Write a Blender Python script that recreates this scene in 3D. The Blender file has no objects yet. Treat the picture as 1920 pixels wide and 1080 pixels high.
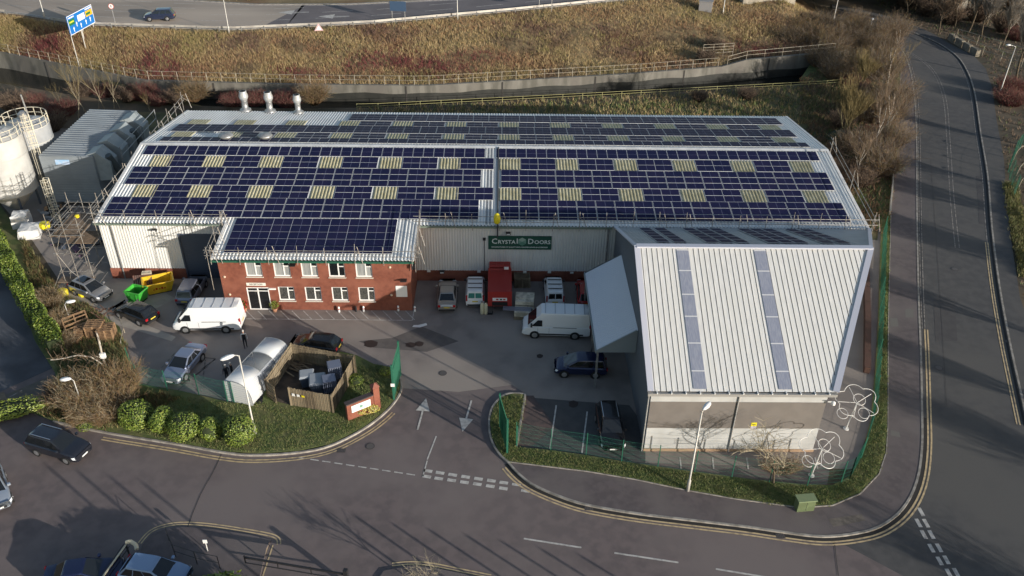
import bpy, bmesh, math, random
from mathutils import Vector, Matrix, geometry
R=math.radians
SC=bpy.context.scene
COL=SC.collection
# ---------------- camera ----------------
FPX,PT,RO,YW,HC=1582.2,R(33.35),R(.905),R(.905),44.0
def ray(px,py):
    du,dv=px-960,py-540
    u=du*math.cos(RO)+dv*math.sin(RO); v=-du*math.sin(RO)+dv*math.cos(RO)
    y=FPX*math.cos(PT)-v*math.sin(PT); z=-FPX*math.sin(PT)-v*math.cos(PT)
    return Vector((u*math.cos(YW)+y*math.sin(YW), -u*math.sin(YW)+y*math.cos(YW), z))
def G(px,py,z=0.):      # measured map position of a point of the site at height z
    r=ray(px,py); t=(z-HC)/r.z
    return (r.x*t, r.y*t)
def AY(px,py,Y):
    r=ray(px,py); t=Y/r.y
    return (r.x*t, HC+r.z*t)
cd=bpy.data.cameras.new('camera'); cam=bpy.data.objects.new('camera',cd); COL.objects.link(cam)
fw=ray(960,540).normalized(); rt=(ray(961,540)-ray(960,540)).normalized(); up=rt.cross(fw)
cam.matrix_world=Matrix(((rt.x,up.x,-fw.x,0),(rt.y,up.y,-fw.y,0),(rt.z,up.z,-fw.z,HC),(0,0,0,1)))
cd.sensor_width=36; cd.lens=FPX/1920*36; cd.clip_end=3000; SC.camera=cam
# ---------------- light ----------------
SUN_EL,SAZ=R(11.5),Vector((.785,-.62))
w=bpy.data.worlds.new('World'); SC.world=w; w.use_nodes=True
nt=w.node_tree; sky=nt.nodes.new('ShaderNodeTexSky'); sky.sky_type='NISHITA'; sky.sun_disc=False
sky.sun_elevation=SUN_EL; sky.sun_rotation=math.atan2(SAZ.x,SAZ.y)
bg=nt.nodes['Background']; bg.inputs[1].default_value=.11; nt.links.new(sky.outputs[0],bg.inputs[0])
sd=bpy.data.lights.new('sun','SUN'); sd.energy=4.0; sd.angle=R(.5); sd.color=(1,.94,.85)
so=bpy.data.objects.new('sun',sd); COL.objects.link(so)
dl=-Vector((SAZ.x*math.cos(SUN_EL),SAZ.y*math.cos(SUN_EL),math.sin(SUN_EL))).normalized()
so.rotation_euler=dl.to_track_quat('-Z','Y').to_euler()
SC.view_settings.view_transform='Standard'; SC.view_settings.look='None'; SC.view_settings.exposure=.55
SC.render.resolution_x=1024; SC.render.resolution_y=576
# ---------------- helpers ----------------
rnd=random.Random(7)
MATS={}
def mat(name,c,rough=.8,metal=0,c2=None,scale=2.,amt=1.,c3=None,scale3=.15,bump=0,bscale=20,spec=.5,coat=0,obj=False,stretch=None,lohi=(.4,.6),trans=None):
    if name in MATS: return MATS[name]
    m=bpy.data.materials.new(name); m.use_nodes=True; n=m.node_tree.nodes; l=m.node_tree.links
    b=n['Principled BSDF']; b.inputs['Base Color'].default_value=(*c,1); b.inputs['Roughness'].default_value=rough
    b.inputs['Metallic'].default_value=metal; b.inputs['Specular IOR Level'].default_value=spec; b.inputs['Coat Weight'].default_value=coat
    src=None
    if c2 or c3 or bump:
        if obj: co=n.new('ShaderNodeTexCoord').outputs['Object']
        else: co=n.new('ShaderNodeNewGeometry').outputs['Position']
        if stretch:
            mp=n.new('ShaderNodeMapping'); mp.inputs['Scale'].default_value=stretch; l.new(co,mp.inputs[0]); co=mp.outputs[0]
    def noise(s,d=6):
        t=n.new('ShaderNodeTexNoise'); t.inputs['Scale'].default_value=s; t.inputs['Detail'].default_value=d; l.new(co,t.inputs['Vector']); return t.outputs['Fac']
    def mix(a,bcol,fac,lo,hi,am):
        mr=n.new('ShaderNodeMapRange'); mr.inputs[1].default_value=lo; mr.inputs[2].default_value=hi; mr.inputs[4].default_value=am; l.new(fac,mr.inputs[0])
        x=n.new('ShaderNodeMix'); x.data_type='RGBA'; l.new(mr.outputs[0],x.inputs[0])
        if isinstance(a,tuple): x.inputs[6].default_value=(*a,1)
        else: l.new(a,x.inputs[6])
        x.inputs[7].default_value=(*bcol,1); return x.outputs[2]
    cur=c
    if c2: cur=mix(cur,c2,noise(scale),lohi[0],lohi[1],amt)
    if c3: cur=mix(cur,c3,noise(scale3,3),.45,.62,1)
    if not isinstance(cur,tuple): l.new(cur,b.inputs['Base Color'])
    if bump:
        bp=n.new('ShaderNodeBump'); bp.inputs['Strength'].default_value=bump; bp.inputs['Distance'].default_value=.05; l.new(noise(bscale),bp.inputs['Height']); l.new(bp.outputs[0],b.inputs['Normal'])
    if trans is not None: b.inputs['Alpha'].default_value=trans
    MATS[name]=m; return m
class MB:
    def __init__(s): s.v=[]; s.f=[]; s.m=[]; s.k=0
    def add(s,vs,fs,k=None):
        o=len(s.v); s.v+=[tuple(a) for a in vs]; s.f+=[tuple(i+o for i in f) for f in fs]; s.m+=[s.k if k is None else k]*len(fs); return s
    def quad(s,a,b,c,d,k=None): return s.add([a,b,c,d],[(0,1,2,3)],k)
    def box(s,x0,x1,y0,y1,z0,z1,k=None):
        return s.add([(x0,y0,z0),(x1,y0,z0),(x1,y1,z0),(x0,y1,z0),(x0,y0,z1),(x1,y0,z1),(x1,y1,z1),(x0,y1,z1)],
        [(0,3,2,1),(4,5,6,7),(0,1,5,4),(1,2,6,5),(2,3,7,6),(3,0,4,7)],k)
    def bar(s,p,q,w,h,k=None):   # box section beam between two points, w across, h up (p,q at its centre)
        p=Vector(p);q=Vector(q);d=(q-p).normalized(); a=Vector((0,0,1)) if abs(d.z)<.95 else Vector((0,1,0))
        x=d.cross(a).normalized(); y=x.cross(d); x=x*w/2; y=y*h/2
        vs=[p-x-y,p+x-y,p+x+y,p-x+y,q-x-y,q+x-y,q+x+y,q-x+y]
        return s.add(vs,[(0,1,2,3),(4,7,6,5),(0,4,5,1),(1,5,6,2),(2,6,7,3),(3,7,4,0)],k)
    def tube(s,p,q,r0,r1=None,n=8,k=None,caps=True):
        r1=r0 if r1 is None else r1; p=Vector(p);q=Vector(q);d=(q-p)
        if d.length<1e-6: return s
        d.normalize(); a=Vector((0,0,1)) if abs(d.z)<.9 else Vector((1,0,0)); x=d.cross(a).normalized(); y=d.cross(x)
        vs=[];fs=[]
        for c,r in((p,r0),(q,r1)):
            for i in range(n):
                t=2*math.pi*i/n; vs.append(c+x*math.cos(t)*r+y*math.sin(t)*r)
        for i in range(n): fs.append((i,(i+1)%n,n+(i+1)%n,n+i))
        if caps: fs+= [tuple(range(n-1,-1,-1)),tuple(range(n,2*n))]
        return s.add(vs,fs,k)
    def path(s,pts,r,n=6,k=None):
        for a,b in zip(pts,pts[1:]): s.tube(a,b,r,r,n,k)
        return s
    def lathe(s,prof,n=20,k=None,c=(0,0)):
        vs=[];fs=[]
        for r,z in prof:
            for i in range(n): t=2*math.pi*i/n; vs.append((c[0]+r*math.cos(t),c[1]+r*math.sin(t),z))
        for j in range(len(prof)-1):
            for i in range(n): fs.append((j*n+i,j*n+(i+1)%n,(j+1)*n+(i+1)%n,(j+1)*n+i))
        fs.append(tuple(range(n-1,-1,-1))); fs.append(tuple((len(prof)-1)*n+i for i in range(n)))
        return s.add(vs,fs,k)
    def build(s,name,mats,parent=None,smooth=False,off=(0,0,0),world=False):
        me=bpy.data.meshes.new(name)
        o3=Vector(off)
        if world and parent is not None: o3=o3-parent.location
        me.from_pydata([(a[0]+o3.x,a[1]+o3.y,a[2]+o3.z) for a in s.v],[],s.f)
        if not isinstance(mats,(list,tuple)): mats=[mats]
        for m in mats: me.materials.append(m)
        me.polygons.foreach_set('material_index',s.m)
        if smooth: me.polygons.foreach_set('use_smooth',[True]*len(s.f))
        me.update(); o=bpy.data.objects.new(name,me); COL.objects.link(o)
        if parent: o.parent=parent
        return o
def tag(o,label=None,cat=None,group=None,kind=None):
    if label:o['label']=label
    if cat:o['category']=cat
    if group:o['group']=group
    if kind:o['kind']=kind
    return o
def thing(name,label,cat,loc=(0,0,0),rz=0,group=None):
    o=bpy.data.objects.new(name,None); COL.objects.link(o); o.location=loc; o.rotation_euler=(0,0,rz); o.empty_display_size=.2
    return tag(o,label,cat,group)
def dup(root,loc=None,rz=None,sc=None,label=None,group=None):
    r=root.copy(); COL.objects.link(r)
    if loc is not None:r.location=loc
    if rz is not None:r.rotation_euler=(0,0,rz)
    if sc is not None:r.scale=sc if isinstance(sc,tuple) else (sc,)*3
    if label:r['label']=label
    if group:r['group']=group
    for ch in KIDS.get(root.name,[]):
        c=ch.copy(); COL.objects.link(c); c.parent=r
    return r
KIDS={}
def reg(root,*ch): KIDS[root.name]=[c for c in ch if c]; return root
def poly_sheet(name,pts,z,m,kind='structure',thick=0,parent=None,extra=None):
    mb=MB(); poly(mb,pts,z,thick)
    if extra: extra(mb)
    o=mb.build(name,m,parent)
    if kind:o['kind']=kind
    return o
def poly(mb,pts,z,thick=0,k=None):
    v=[Vector((a[0],a[1],0)) for a in pts]; tri=geometry.tessellate_polygon([v])
    def area(t): a,b,c=[v[i] for i in t]; return (b.x-a.x)*(c.y-a.y)-(b.y-a.y)*(c.x-a.x)
    fs=[t if area(t)>0 else tuple(reversed(t)) for t in tri]
    mb.add([(a[0],a[1],z) for a in pts],fs,k)
    if thick:
        n=len(pts); A=sum(pts[i][0]*pts[(i+1)%n][1]-pts[(i+1)%n][0]*pts[i][1] for i in range(n))
        for i in range(n):
            a,b=pts[i],pts[(i+1)%n]
            if A<0:a,b=b,a
            mb.quad((a[0],a[1],z-thick),(b[0],b[1],z-thick),(b[0],b[1],z),(a[0],a[1],z),k)
def P(*a,z=0.): return [G(x,y,z) for x,y in a]
def smooth_line(pts,n=6):   # catmull-rom
    out=[];m=len(pts)
    for i in range(m-1):
        p0=pts[max(i-1,0)];p1=pts[i];p2=pts[i+1];p3=pts[min(i+2,m-1)]
        for j in range(n):
            t=j/n; out.append(tuple(.5*((2*p1[a])+(-p0[a]+p2[a])*t+(2*p0[a]-5*p1[a]+4*p2[a]-p3[a])*t*t+(-p0[a]+3*p1[a]-3*p2[a]+p3[a])*t**3) for a in range(len(p1))))
    out.append(tuple(pts[-1])); return out
def offset(line,d):
    out=[]
    for i,p in enumerate(line):
        a=line[max(i-1,0)];b=line[min(i+1,len(line)-1)]; t=Vector((b[0]-a[0],b[1]-a[1])); t.normalize()
        out.append((p[0]-t.y*d,p[1]+t.x*d))
    return out
def strip(mb,line,w,z,k=None,off=0,h=0):
    A=offset(line,off+w/2);B=offset(line,off-w/2)
    for i in range(len(line)-1):
        mb.quad((*B[i],z),(*B[i+1],z),(*A[i+1],z),(*A[i],z),k)
        if h:
            mb.quad((*B[i],z-h),(*B[i+1],z-h),(*B[i+1],z),(*B[i],z),k); mb.quad((*A[i+1],z-h),(*A[i],z-h),(*A[i],z),(*A[i+1],z),k)
def seg(mb,a,b,w,z,k=None): strip(mb,[a,b],w,z,k)
def resample(line,step):
    out=[line[0]];acc=0
    for a,b in zip(line,line[1:]):
        d=math.dist(a[:2],b[:2]); 
        if d==0: continue
        t=step-acc
        while t<=d:
            out.append((a[0]+(b[0]-a[0])*t/d,a[1]+(b[1]-a[1])*t/d)); t+=step
        acc=(acc+d)%step
    return out
def ang(a,b): return math.atan2(b[1]-a[1],b[0]-a[0])
def interp(tab,x):
    if x<=tab[0][0]: return tab[0][1]
    for (a,b),(c,d) in zip(tab,tab[1:]):
        if x<=c: return b+(d-b)*(x-a)/(c-a)
    return tab[-1][1]
# ---------------- materials ----------------
M_asph=mat('asphalt_warm',(.168,.132,.126),.9,c2=(.132,.106,.103),scale=1.1,c3=(.186,.152,.142),scale3=.09,bump=.3,bscale=30)
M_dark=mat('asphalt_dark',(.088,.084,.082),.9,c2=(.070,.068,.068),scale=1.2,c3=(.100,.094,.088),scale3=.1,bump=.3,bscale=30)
M_yard=mat('asphalt_yard',(.275,.235,.208),.9,c2=(.215,.184,.165),scale=.5,c3=(.305,.262,.228),scale3=.13,bump=.3,bscale=25)
M_conc=mat('concrete_yard',(.42,.375,.32),.9,c2=(.32,.285,.245),scale=.7,c3=(.37,.33,.28),scale3=.3,bump=.2)
M_pave=mat('asphalt_pavement',(.128,.105,.104),.9,c2=(.10,.083,.083),scale=1.6,c3=(.150,.126,.12),scale3=.2,bump=.3,bscale=25)
M_kerb=mat('kerb_stone',(.36,.33,.29),.85,c2=(.22,.20,.175),scale=2)
M_white=mat('road_paint_white',(.55,.52,.48),.8,c2=(.25,.23,.21),scale=3,lohi=(.45,.7),amt=.8)
M_faint=mat('road_paint_worn',(.30,.27,.24),.85,c2=(.11,.10,.09),scale=2.5,lohi=(.4,.6))
M_yel=mat('road_paint_yellow',(.60,.45,.25),.8,c2=(.30,.23,.15),scale=2.5,lohi=(.45,.7))
M_earth=mat('earth',(.10,.075,.048),.95,c2=(.055,.05,.028),scale=.6,c3=(.13,.095,.06),scale3=.15,bump=.6,bscale=6)
M_grass=mat('grass',(.115,.145,.042),.95,c2=(.16,.155,.06),scale=.5,c3=(.085,.115,.034),scale3=.9,bump=.5,bscale=8)
M_dry=mat('dry_grass',(.26,.19,.095),.95,c2=(.17,.125,.06),scale=.35,c3=(.16,.085,.04),scale3=.11,bump=1,bscale=5)
M_wallc=mat('river_concrete',(.21,.195,.165),.9,c2=(.12,.112,.092),scale=.8,c3=(.155,.14,.12),scale3=.3,stretch=(1,1,.3),bump=.3)
M_water=mat('river_water',(.012,.014,.012),.15,c2=(.02,.018,.014),scale=.3,bump=.2,bscale=3)
M_brick=mat('red_brick',(.215,.068,.040),.85,c2=(.165,.05,.030),scale=3.,c3=(.245,.085,.052),scale3=.6,bump=.3,bscale=12)
M_rail=mat('painted_rail',(.40,.36,.28),.6,c2=(.28,.23,.17),scale=2)
M_steel=mat('galvanised_steel',(.42,.42,.41),.45,.6,c2=(.3,.3,.3),scale=3)
M_scaf=mat('scaffold_tube',(.38,.36,.33),.5,.5,c2=(.25,.22,.19),scale=4)
M_roof=mat('roof_sheet_light',(.80,.80,.78),.6,.0,c2=(.68,.68,.66),scale=.7,c3=(.74,.74,.72),scale3=.3,stretch=(1,.25,1))
M_wallw=mat('wall_sheet_white',(.66,.655,.63),.5,c2=(.60,.595,.57),scale=.8,stretch=(1,1,.3))
M_rlight=mat('rooflight_grp',(.50,.46,.31),.6,c2=(.40,.36,.22),scale=1.5)
M_navy=mat('solar_cell',(.014,.017,.050),.4,c2=(.020,.020,.056),scale=.55,spec=.03)
M_navy.node_tree.nodes['Principled BSDF'].inputs['Specular Tint'].default_value=(.35,.42,1,1)
M_mid=mat('solar_cell_bar',(.16,.17,.26),.5,spec=.2)
M_frame=mat('solar_frame',(.60,.61,.63),.5,.1)
M_green=mat('green_paint',(.02,.10,.062),.5)
M_green2=mat('fence_green',(.02,.115,.072),.5)
M_gwall=mat('grey_sheet',(.30,.31,.32),.55,c2=(.26,.27,.28),scale=.6)
M_dwall=mat('dark_blue_sheet',(.07,.085,.115),.5)
M_black=mat('black_rubber',(.012,.012,.012),.8)
M_glass=mat('dark_glass',(.012,.014,.016),.06,spec=.8)
M_blind=mat('window_blind',(.34,.35,.34),.3,c2=(.24,.25,.25),scale=3,stretch=(8,1,.3))
M_patt=mat('window_blind_dark',(.10,.10,.09),.25,c2=(.035,.035,.035),scale=6,stretch=(3,1,1))
M_upvc=mat('white_upvc',(.82,.81,.78),.35)
M_chrome=mat('chrome',(.6,.6,.6),.2,.9)
M_rim=mat('alloy_rim',(.42,.42,.43),.35,.7)
M_headl=mat('headlight_glass',(.7,.72,.75),.1,spec=.8)
M_tail=mat('tail_light',(.35,.01,.015),.2)
M_plate_y=mat('plate_yellow',(.65,.5,.06),.5); M_plate_w=mat('plate_white',(.7,.7,.68),.5)
M_blackp=mat('black_plastic',(.02,.02,.022),.5)
M_wood=mat('weathered_wood',(.21,.165,.105),.9,c2=(.13,.10,.065),scale=2.5,stretch=(1,1,.2),c3=(.25,.20,.13),scale3=1)
M_pal=mat('pallet_wood',(.36,.22,.115),.9,c2=(.22,.13,.07),scale=4)
M_board=mat('pale_boards',(.72,.64,.50),.8,c2=(.42,.36,.27),scale=2)
M_bark=mat('bark',(.13,.10,.065),.95,c2=(.075,.055,.035),scale=6)
M_birch=mat('birch_bark',(.42,.38,.32),.9,c2=(.12,.10,.08),scale=5,lohi=(.5,.6))
TW={k:mat('twigs_'+k,c,.95) for k,c in dict(brown=(.17,.12,.08),red=(.14,.04,.038),orange=(.21,.125,.06),olive=(.17,.13,.055),grey=(.24,.21,.175),dark=(.085,.058,.045),pale=(.34,.29,.2)).items()}
LF=[mat('leaf_a',(.17,.23,.03),.55),mat('leaf_b',(.095,.15,.018),.5),mat('leaf_c',(.25,.29,.06),.5),mat('leaf_d',(.05,.085,.012),.6)]
# ---------------- terrain ----------------
YW_T=[(-200,150),(-79.05,131.9),(-52.2,119.8),(-31.1,118.8),(-11,118.8),(19.3,124.8),(36.5,129.2),(53.3,134.2),(64,138),(300,150)]
YB_T=[(-200,139),(-79,122),(-52,112.5),(-31,111.3),(-18,111.9),(12.2,116.9),(48.1,123.),(64,127),(300,140)]
YR_T=[(-200,132.5),(-76.7,129.8),(-42,130.2),(-20.5,134.5),(0,142.),(22.1,150.9),(60,160),(300,168)]
YR_T=[(x,y+ (0 if x>-70 else 3)) for x,y in YR_T]
def kx(x): return 1 if x<56 else max(0,1-(x-56)/6)
def yw(x): return interp(YW_T,x)
def yb(x): return interp(YB_T,x)
def yr(x): return max(interp(YR_T,x),yw(x)+6)
def gz(x,y):
    k=kx(x)
    if y<yb(x): return 0
    if y<yw(x): return -3.6*k
    a=yw(x);b=yr(x)
    t=min(1,(y-a)/(b-a)); kk=1 if x<50 else max(0,1-(x-50)/8)
    return (.85*k)+( (5-.85)*kk)*(t*t*(3-2*t)*.5+t*.5)
xs=[-400,-250,-150]+[-110+2*i for i in range(100)]+[95,110,130,200,400]
mb=MB(); rows=[]
for x in xs:
    k=kx(x); B,W_,R_=yb(x),yw(x),yr(x)
    ys=[-150,-20,20,60,90,100,105,B-3,B-1,B]; zs=[0]*8+[.1*k,.2*k]
    ys+=[B+.05,W_-.05,W_]; zs+=[-3.6*k,-3.6*k,.85*k]
    for i in range(1,9): y=W_+(R_-W_)*i/8; ys.append(y); zs.append(gz(x,y)+ (rnd.uniform(-.15,.15) if i<8 else 0)*k)
    kk=1 if x<50 else max(0,1-(x-50)/8)
    ys+=[R_+14,R_+30,R_+60,420,1500]; zs+=[5*kk,5*kk,5*kk+1,5*kk+2,10]
    rows.append([(x,a,b) for a,b in zip(ys,zs)])
n=len(rows[0])
for c in rows: mb.v+=c
for i in range(len(rows)-1):
    for j in range(n-1):
        a=i*n+j; mb.f.append((a,a+n,a+n+1,a+1)); mb.m.append(1 if j>=12 and xs[i]<60 else (2 if (9<=j<12 and -160<xs[i]<58) else 0))
ground=mb.build('ground',[M_earth,M_dry,M_wallc]); ground['kind']='structure'
wpts=[];mb=MB()
for i in range(len(xs)-1):
    if -160<=xs[i] and xs[i+1]<=58: mb.quad((xs[i],yb(xs[i])-.5,-1.5),(xs[i+1],yb(xs[i+1])-.5,-1.5),(xs[i+1],yw(xs[i+1])+.3,-1.5),(xs[i],yw(xs[i])+.3,-1.5))
mb.build('river_water',M_water)['kind']='structure'
# far retaining wall of the river
mb=MB(); wx=[x for x in range(-110,57,2)]
def wtop(x): return 1.05+(.75 if x>38 else (.75*(x-34)/4 if x>34 else 0))
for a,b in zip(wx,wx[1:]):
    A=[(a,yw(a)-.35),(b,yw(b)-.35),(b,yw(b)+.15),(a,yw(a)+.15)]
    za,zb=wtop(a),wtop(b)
    da,db=[1.2+.12*math.sin(q_*.7)+1.7*max(0,min(1,(-42-q_)/20))+.9*max(0,min(1,(q_-34)/5)) for q_ in(a,b)]  # depth below the wall top where the darker lower face begins
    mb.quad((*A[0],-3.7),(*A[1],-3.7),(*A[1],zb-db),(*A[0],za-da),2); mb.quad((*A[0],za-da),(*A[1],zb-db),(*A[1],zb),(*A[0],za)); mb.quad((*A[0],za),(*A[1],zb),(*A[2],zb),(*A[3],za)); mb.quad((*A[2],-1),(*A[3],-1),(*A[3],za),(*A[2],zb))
    if a%14==0: mb.box(a-.12,a+.12,yw(a)-.40,yw(a)-.3,-3.7,za-.1,1)
riverwall=tag(mb.build('river_wall',[M_wallc,mat('joint_stain',(.05,.045,.04),.9),mat('dark_concrete',(.035,.034,.028),.7,c2=(.022,.022,.018),scale=.8)]),'long stained concrete retaining wall on the far river bank','wall')
# sheets -------------------------------------------------
kerbN=smooth_line(P((953,868),(975,892),(1005,913),(1060,936),(1110,950),(1200,965),(1300,977),(1400,989),(1475,1000),(1540,1007),(1600,1002),(1650,988),(1692,955),(1718,905),(1728,840),(1728,760),(1726,660),(1722,560),(1719,400),(1718,250),(1713,170),(1701,115),(1682,84),(1650,62),(1600,44),(1540,34)),4)
kerbE=smooth_line(P((1925,800),(1905,710),(1890,640),(1872,540),(1858,430),(1850,330),(1837,250),(1827,180),(1815,140),(1797,110),(1772,90),(1740,73),(1677,50),(1620,32),(1560,18)),4)
# estate road, site entrance and car park on the south-west
road=[G(-700,1400),(-70,8),(60,8),G(1575,1090),G(1570,1060),G(1562,1020)]+[p for p in reversed(kerbN[:38])]+P((940,850),(924,810),(915,770),(930,750))
road+=P((960,735),(748,700),(753,728),(742,752),(720,776),(680,806),(620,836),(560,850),(480,855),(420,850),(330,834),(200,812),(100,792),(60,775),(0,790),(-300,830))
# keep simple large sheets: road under everything, then islands above
poly_sheet('estate_road',[(-110,-10),(92,-10),(92,34),G(1800,900),G(1562,1020),G(1540,980),(31,60),(29,70),(-40,66),(-60,50),(-110,60)],.004,M_asph)
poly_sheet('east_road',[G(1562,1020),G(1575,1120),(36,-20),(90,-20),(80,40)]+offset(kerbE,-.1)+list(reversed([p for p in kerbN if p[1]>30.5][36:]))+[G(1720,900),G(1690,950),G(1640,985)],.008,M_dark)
# yard
yard=P((1535,870),(1210,868),(1100,856),(960,845),(935,830),(918,800),(918,770),(940,742),(985,738),(960,722),(860,735),(752,728),(748,700),(700,690),(668,668),(600,640),(545,645),(500,700),(430,745),(340,738),(262,722),(238,650),(200,600),(120,540),(60,450),(0,380))
yard=[(x,y) for x,y in yard][1:-1]+[G(0,380),(-90,100),(-60,104),(40,104),G(1655,430),G(1650,600),G(1645,700),G(1632,800),G(1600,880)]
poly_sheet('yard',yard,.012,M_yard)
poly_sheet('yard_concrete_apron',P((100,540),(165,505),(235,510),(330,560),(250,600),(200,590)),.016,M_conc)
poly_sheet('yard_concrete_lane',P((95,545),(130,530),(200,580),(330,632),(322,640),(190,600)),.020,M_conc)
poly_sheet('yard_repair_patch',P((672,640),(735,634),(790,612),(860,640),(800,660),(700,652)),.016,mat('asphalt_patch',(.135,.118,.108),.9,c2=(.11,.097,.09),scale=1.2))
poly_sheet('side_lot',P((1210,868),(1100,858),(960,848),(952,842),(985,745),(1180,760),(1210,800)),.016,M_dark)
mb=MB()
for cx,cy,rx,ry in((695,645,13,7),(770,647,10,5),(786,645,8,5),(1012,668,6,4),(1075,758,9,7)):
    poly(mb,[G(cx+rx*math.cos(a*math.pi/6)*(1+.2*math.sin(3*a)),cy+ry*math.sin(a*math.pi/6)) for a in range(12)],.022)
mb.build('yard_stain',mat('oil_stain',(.035,.022,.018),.7))['kind']='structure'
# lower yard to the west
poly_sheet('lower_yard',[G(-400,330),G(0,440),G(40,520),G(75,610),G(100,690),G(0,735),G(-500,880)],.016,mat('asphalt_lower',(.095,.10,.115),.9,c2=(.055,.058,.068),scale=.25,c3=(.14,.145,.16),scale3=.08,bump=.3))
poly_sheet('side_street',P((-300,830),(0,745),(108,700),(125,738),(60,762),(0,790),(-300,880)),.022,mat('asphalt_side',(.14,.122,.10),.9,c2=(.11,.097,.08),scale=1))
poly_sheet('side_pavement',P((-300,815),(-20,742),(8,736),(18,762),(0,772),(-300,850)),.06,mat('paving_buff',(.22,.17,.12),.9,c2=(.17,.13,.09),scale=2),thick=.05)
mb=MB()
seg(mb,G(18,745),G(42,732),.12,.028);seg(mb,G(25,758),G(110,732),.12,.028);seg(mb,G(70,746),G(112,738),.1,.028)
mb.build('side_street_markings',M_faint)['kind']='structure'
# verge islands
vA=P((50,770),(100,790),(200,810),(330,831),(420,847),(480,852),(560,847),(620,834),(680,804),(720,774),(741,750),(751,728),(747,706),(738,692),(700,684),(668,668),(548,642),(500,700),(492,760),(432,757),(340,735),(262,722),(243,690),(236,650),(225,615),(165,572),(118,556),(80,500),(40,440),(-5,380),(-80,330),(-110,370),(-20,450),(30,540),(66,640),(104,700),(112,745))
poly_sheet('grass_verge',vA,.14,M_grass,thick=.14)
vB=P((985,742),(962,740),(943,746),(926,765),(919,790),(922,820),(935,848),(952,866),(1010,873),(1100,884),(1190,899),(1290,920),(1380,936),(1450,947),(1500,952),(1560,948),(1610,926),(1645,890),(1658,850),(1662,800),(1663,600),(1668,400),(1674,300),(1680,200),(1690,130),(1672,95),(1560,60),(1500,150),(1560,160),(1600,250),(1640,350),(1652,420),(1646,600),(1640,700),(1632,790),(1615,855),(1590,897),(1560,912),(1500,910),(1400,900),(1280,884),(1170,868),(1100,856),(1030,846),(968,840))
poly_sheet('grass_verge',vB,.14,M_grass,thick=.14)
poly_sheet('brick_path',P((985,742),(1000,742),(1040,800),(1000,835),(968,838)),.020,mat('brick_dust',(.13,.09,.08),.9,c2=(.09,.07,.065),scale=1.5))
poly_sheet('grass_bank',P((1610,450),(1645,450),(1655,330),(1690,130),(1540,150),(1300,190),(1000,190),(700,210),(560,205),(400,205),(200,150),(250,250),(500,300),(1500,300)),.03,mat('rough_grass',(.11,.105,.042),.95,c2=(.16,.12,.055),scale=.6,c3=(.06,.065,.028),scale3=.3,bump=1,bscale=6))
# pavement with kerb
inner=P((940,850),(952,868),(1010,875),(1100,886),(1190,901),(1290,922),(1380,938),(1500,954),(1560,950),(1612,928),(1648,890),(1661,850),(1664,800),(1665,600),(1670,400),(1676,300),(1682,200),(1690,130),(1672,95))
outer=[p for p in kerbN if p[1]<G(1690,95)[1]]
poly_sheet('pavement',inner+list(reversed(offset(outer,.0))),.10,M_pave,thick=.1)
poly_sheet('crossing_slab',P((1552,975),(1615,966),(1622,978),(1562,990)),.104,mat('slab',(.17,.145,.12),.9,c2=(.12,.10,.085),scale=3))
mb=MB()
for q in(((1697,581),(1712,581),(1712,597),(1697,597)),((1668,598),(1682,598),(1684,614),(1669,614)),((1669,808),(1685,812),(1688,822),(1669,818))): poly(mb,P(*q),.104)
mb.build('pavement_patches',mat('patch_grey',(.15,.14,.125),.9))['kind']='structure'
mb=MB(); strip(mb,kerbN,.16,.12,0,0,.12); strip(mb,offset(kerbE,-.1),.16,.12,0,0,.12)
kA=smooth_line(P((100,792),(200,813),(330,834),(420,850),(480,855),(560,850),(620,837),(680,807),(720,777),(743,751),(753,729),(749,706),(738,691)),4); strip(mb,kA,.14,.15,0,0,.15)
kB=smooth_line(P((985,741),(962,739),(943,744),(924,764),(917,790),(920,822),(934,850),(953,868)),4); strip(mb,kB,.14,.15,0,0,.15)
strip(mb,P((985,741),(968,840)),.15,.17,0,0,.16)
strip(mb,inner[1:],.07,.15,0,0,.1)
mb.build('kerb_stones',M_kerb)['kind']='structure'
mb=MB(); strip(mb,kerbE,.16,.012,0,.14); strip(mb,kerbN[:60],.28,.012,0,-.2)
mb.build('road_gutter',mat('gutter_dirt',(.03,.027,.025),.9))['kind']='structure'
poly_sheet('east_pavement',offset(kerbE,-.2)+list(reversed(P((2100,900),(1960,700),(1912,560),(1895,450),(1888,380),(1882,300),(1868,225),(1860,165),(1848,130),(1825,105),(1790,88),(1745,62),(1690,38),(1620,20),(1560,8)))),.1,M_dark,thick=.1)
# markings
mw=MB()
for a,b in(((982,1010),(1090,1027)),((1152,1037),(1272,1055)),((1342,1067),(1440,1083))): seg(mw,G(*a),G(*b),.13,.016)
for xx,yy in zip((1290,1380,1475,1572,1668,1765,1858),(293,307,322,337,352,366,381)): seg(mw,G(480+xx/4-8,810+yy/4-1.2),G(480+xx/4+8,810+yy/4+1.2),.28,.016)
for xx,yy in zip((1280,1370,1467,1563,1660,1757,1855),(335,350,363,378,392,407,424)): seg(mw,G(480+xx/4-8,810+yy/4-1.2),G(480+xx/4+8,810+yy/4+1.2),.28,.016)
for xx,yy in((968,909),(985,921)): seg(mw,G(xx-8,yy-1.2),G(xx+8,yy+1.2),.22,.016)
for xx,yy in((1128,683),(1168,770),(1225,872),(1287,968),(1355,1058),(1148,600),(1185,685),(1225,770),(1283,870),(1338,960),(1410,1053),(1420,1140),(1480,1140)): seg(mw,G(1440+xx/4-4.5,810+yy/4-8),G(1440+xx/4+4.5,810+yy/4+8),.26,.016)
seg(mw,G(818,818),G(801,862),.1,.016); seg(mw,G(801,864),G(793,893),.1,.016)
d0,d1=G(560,858),G(785,892)
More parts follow.
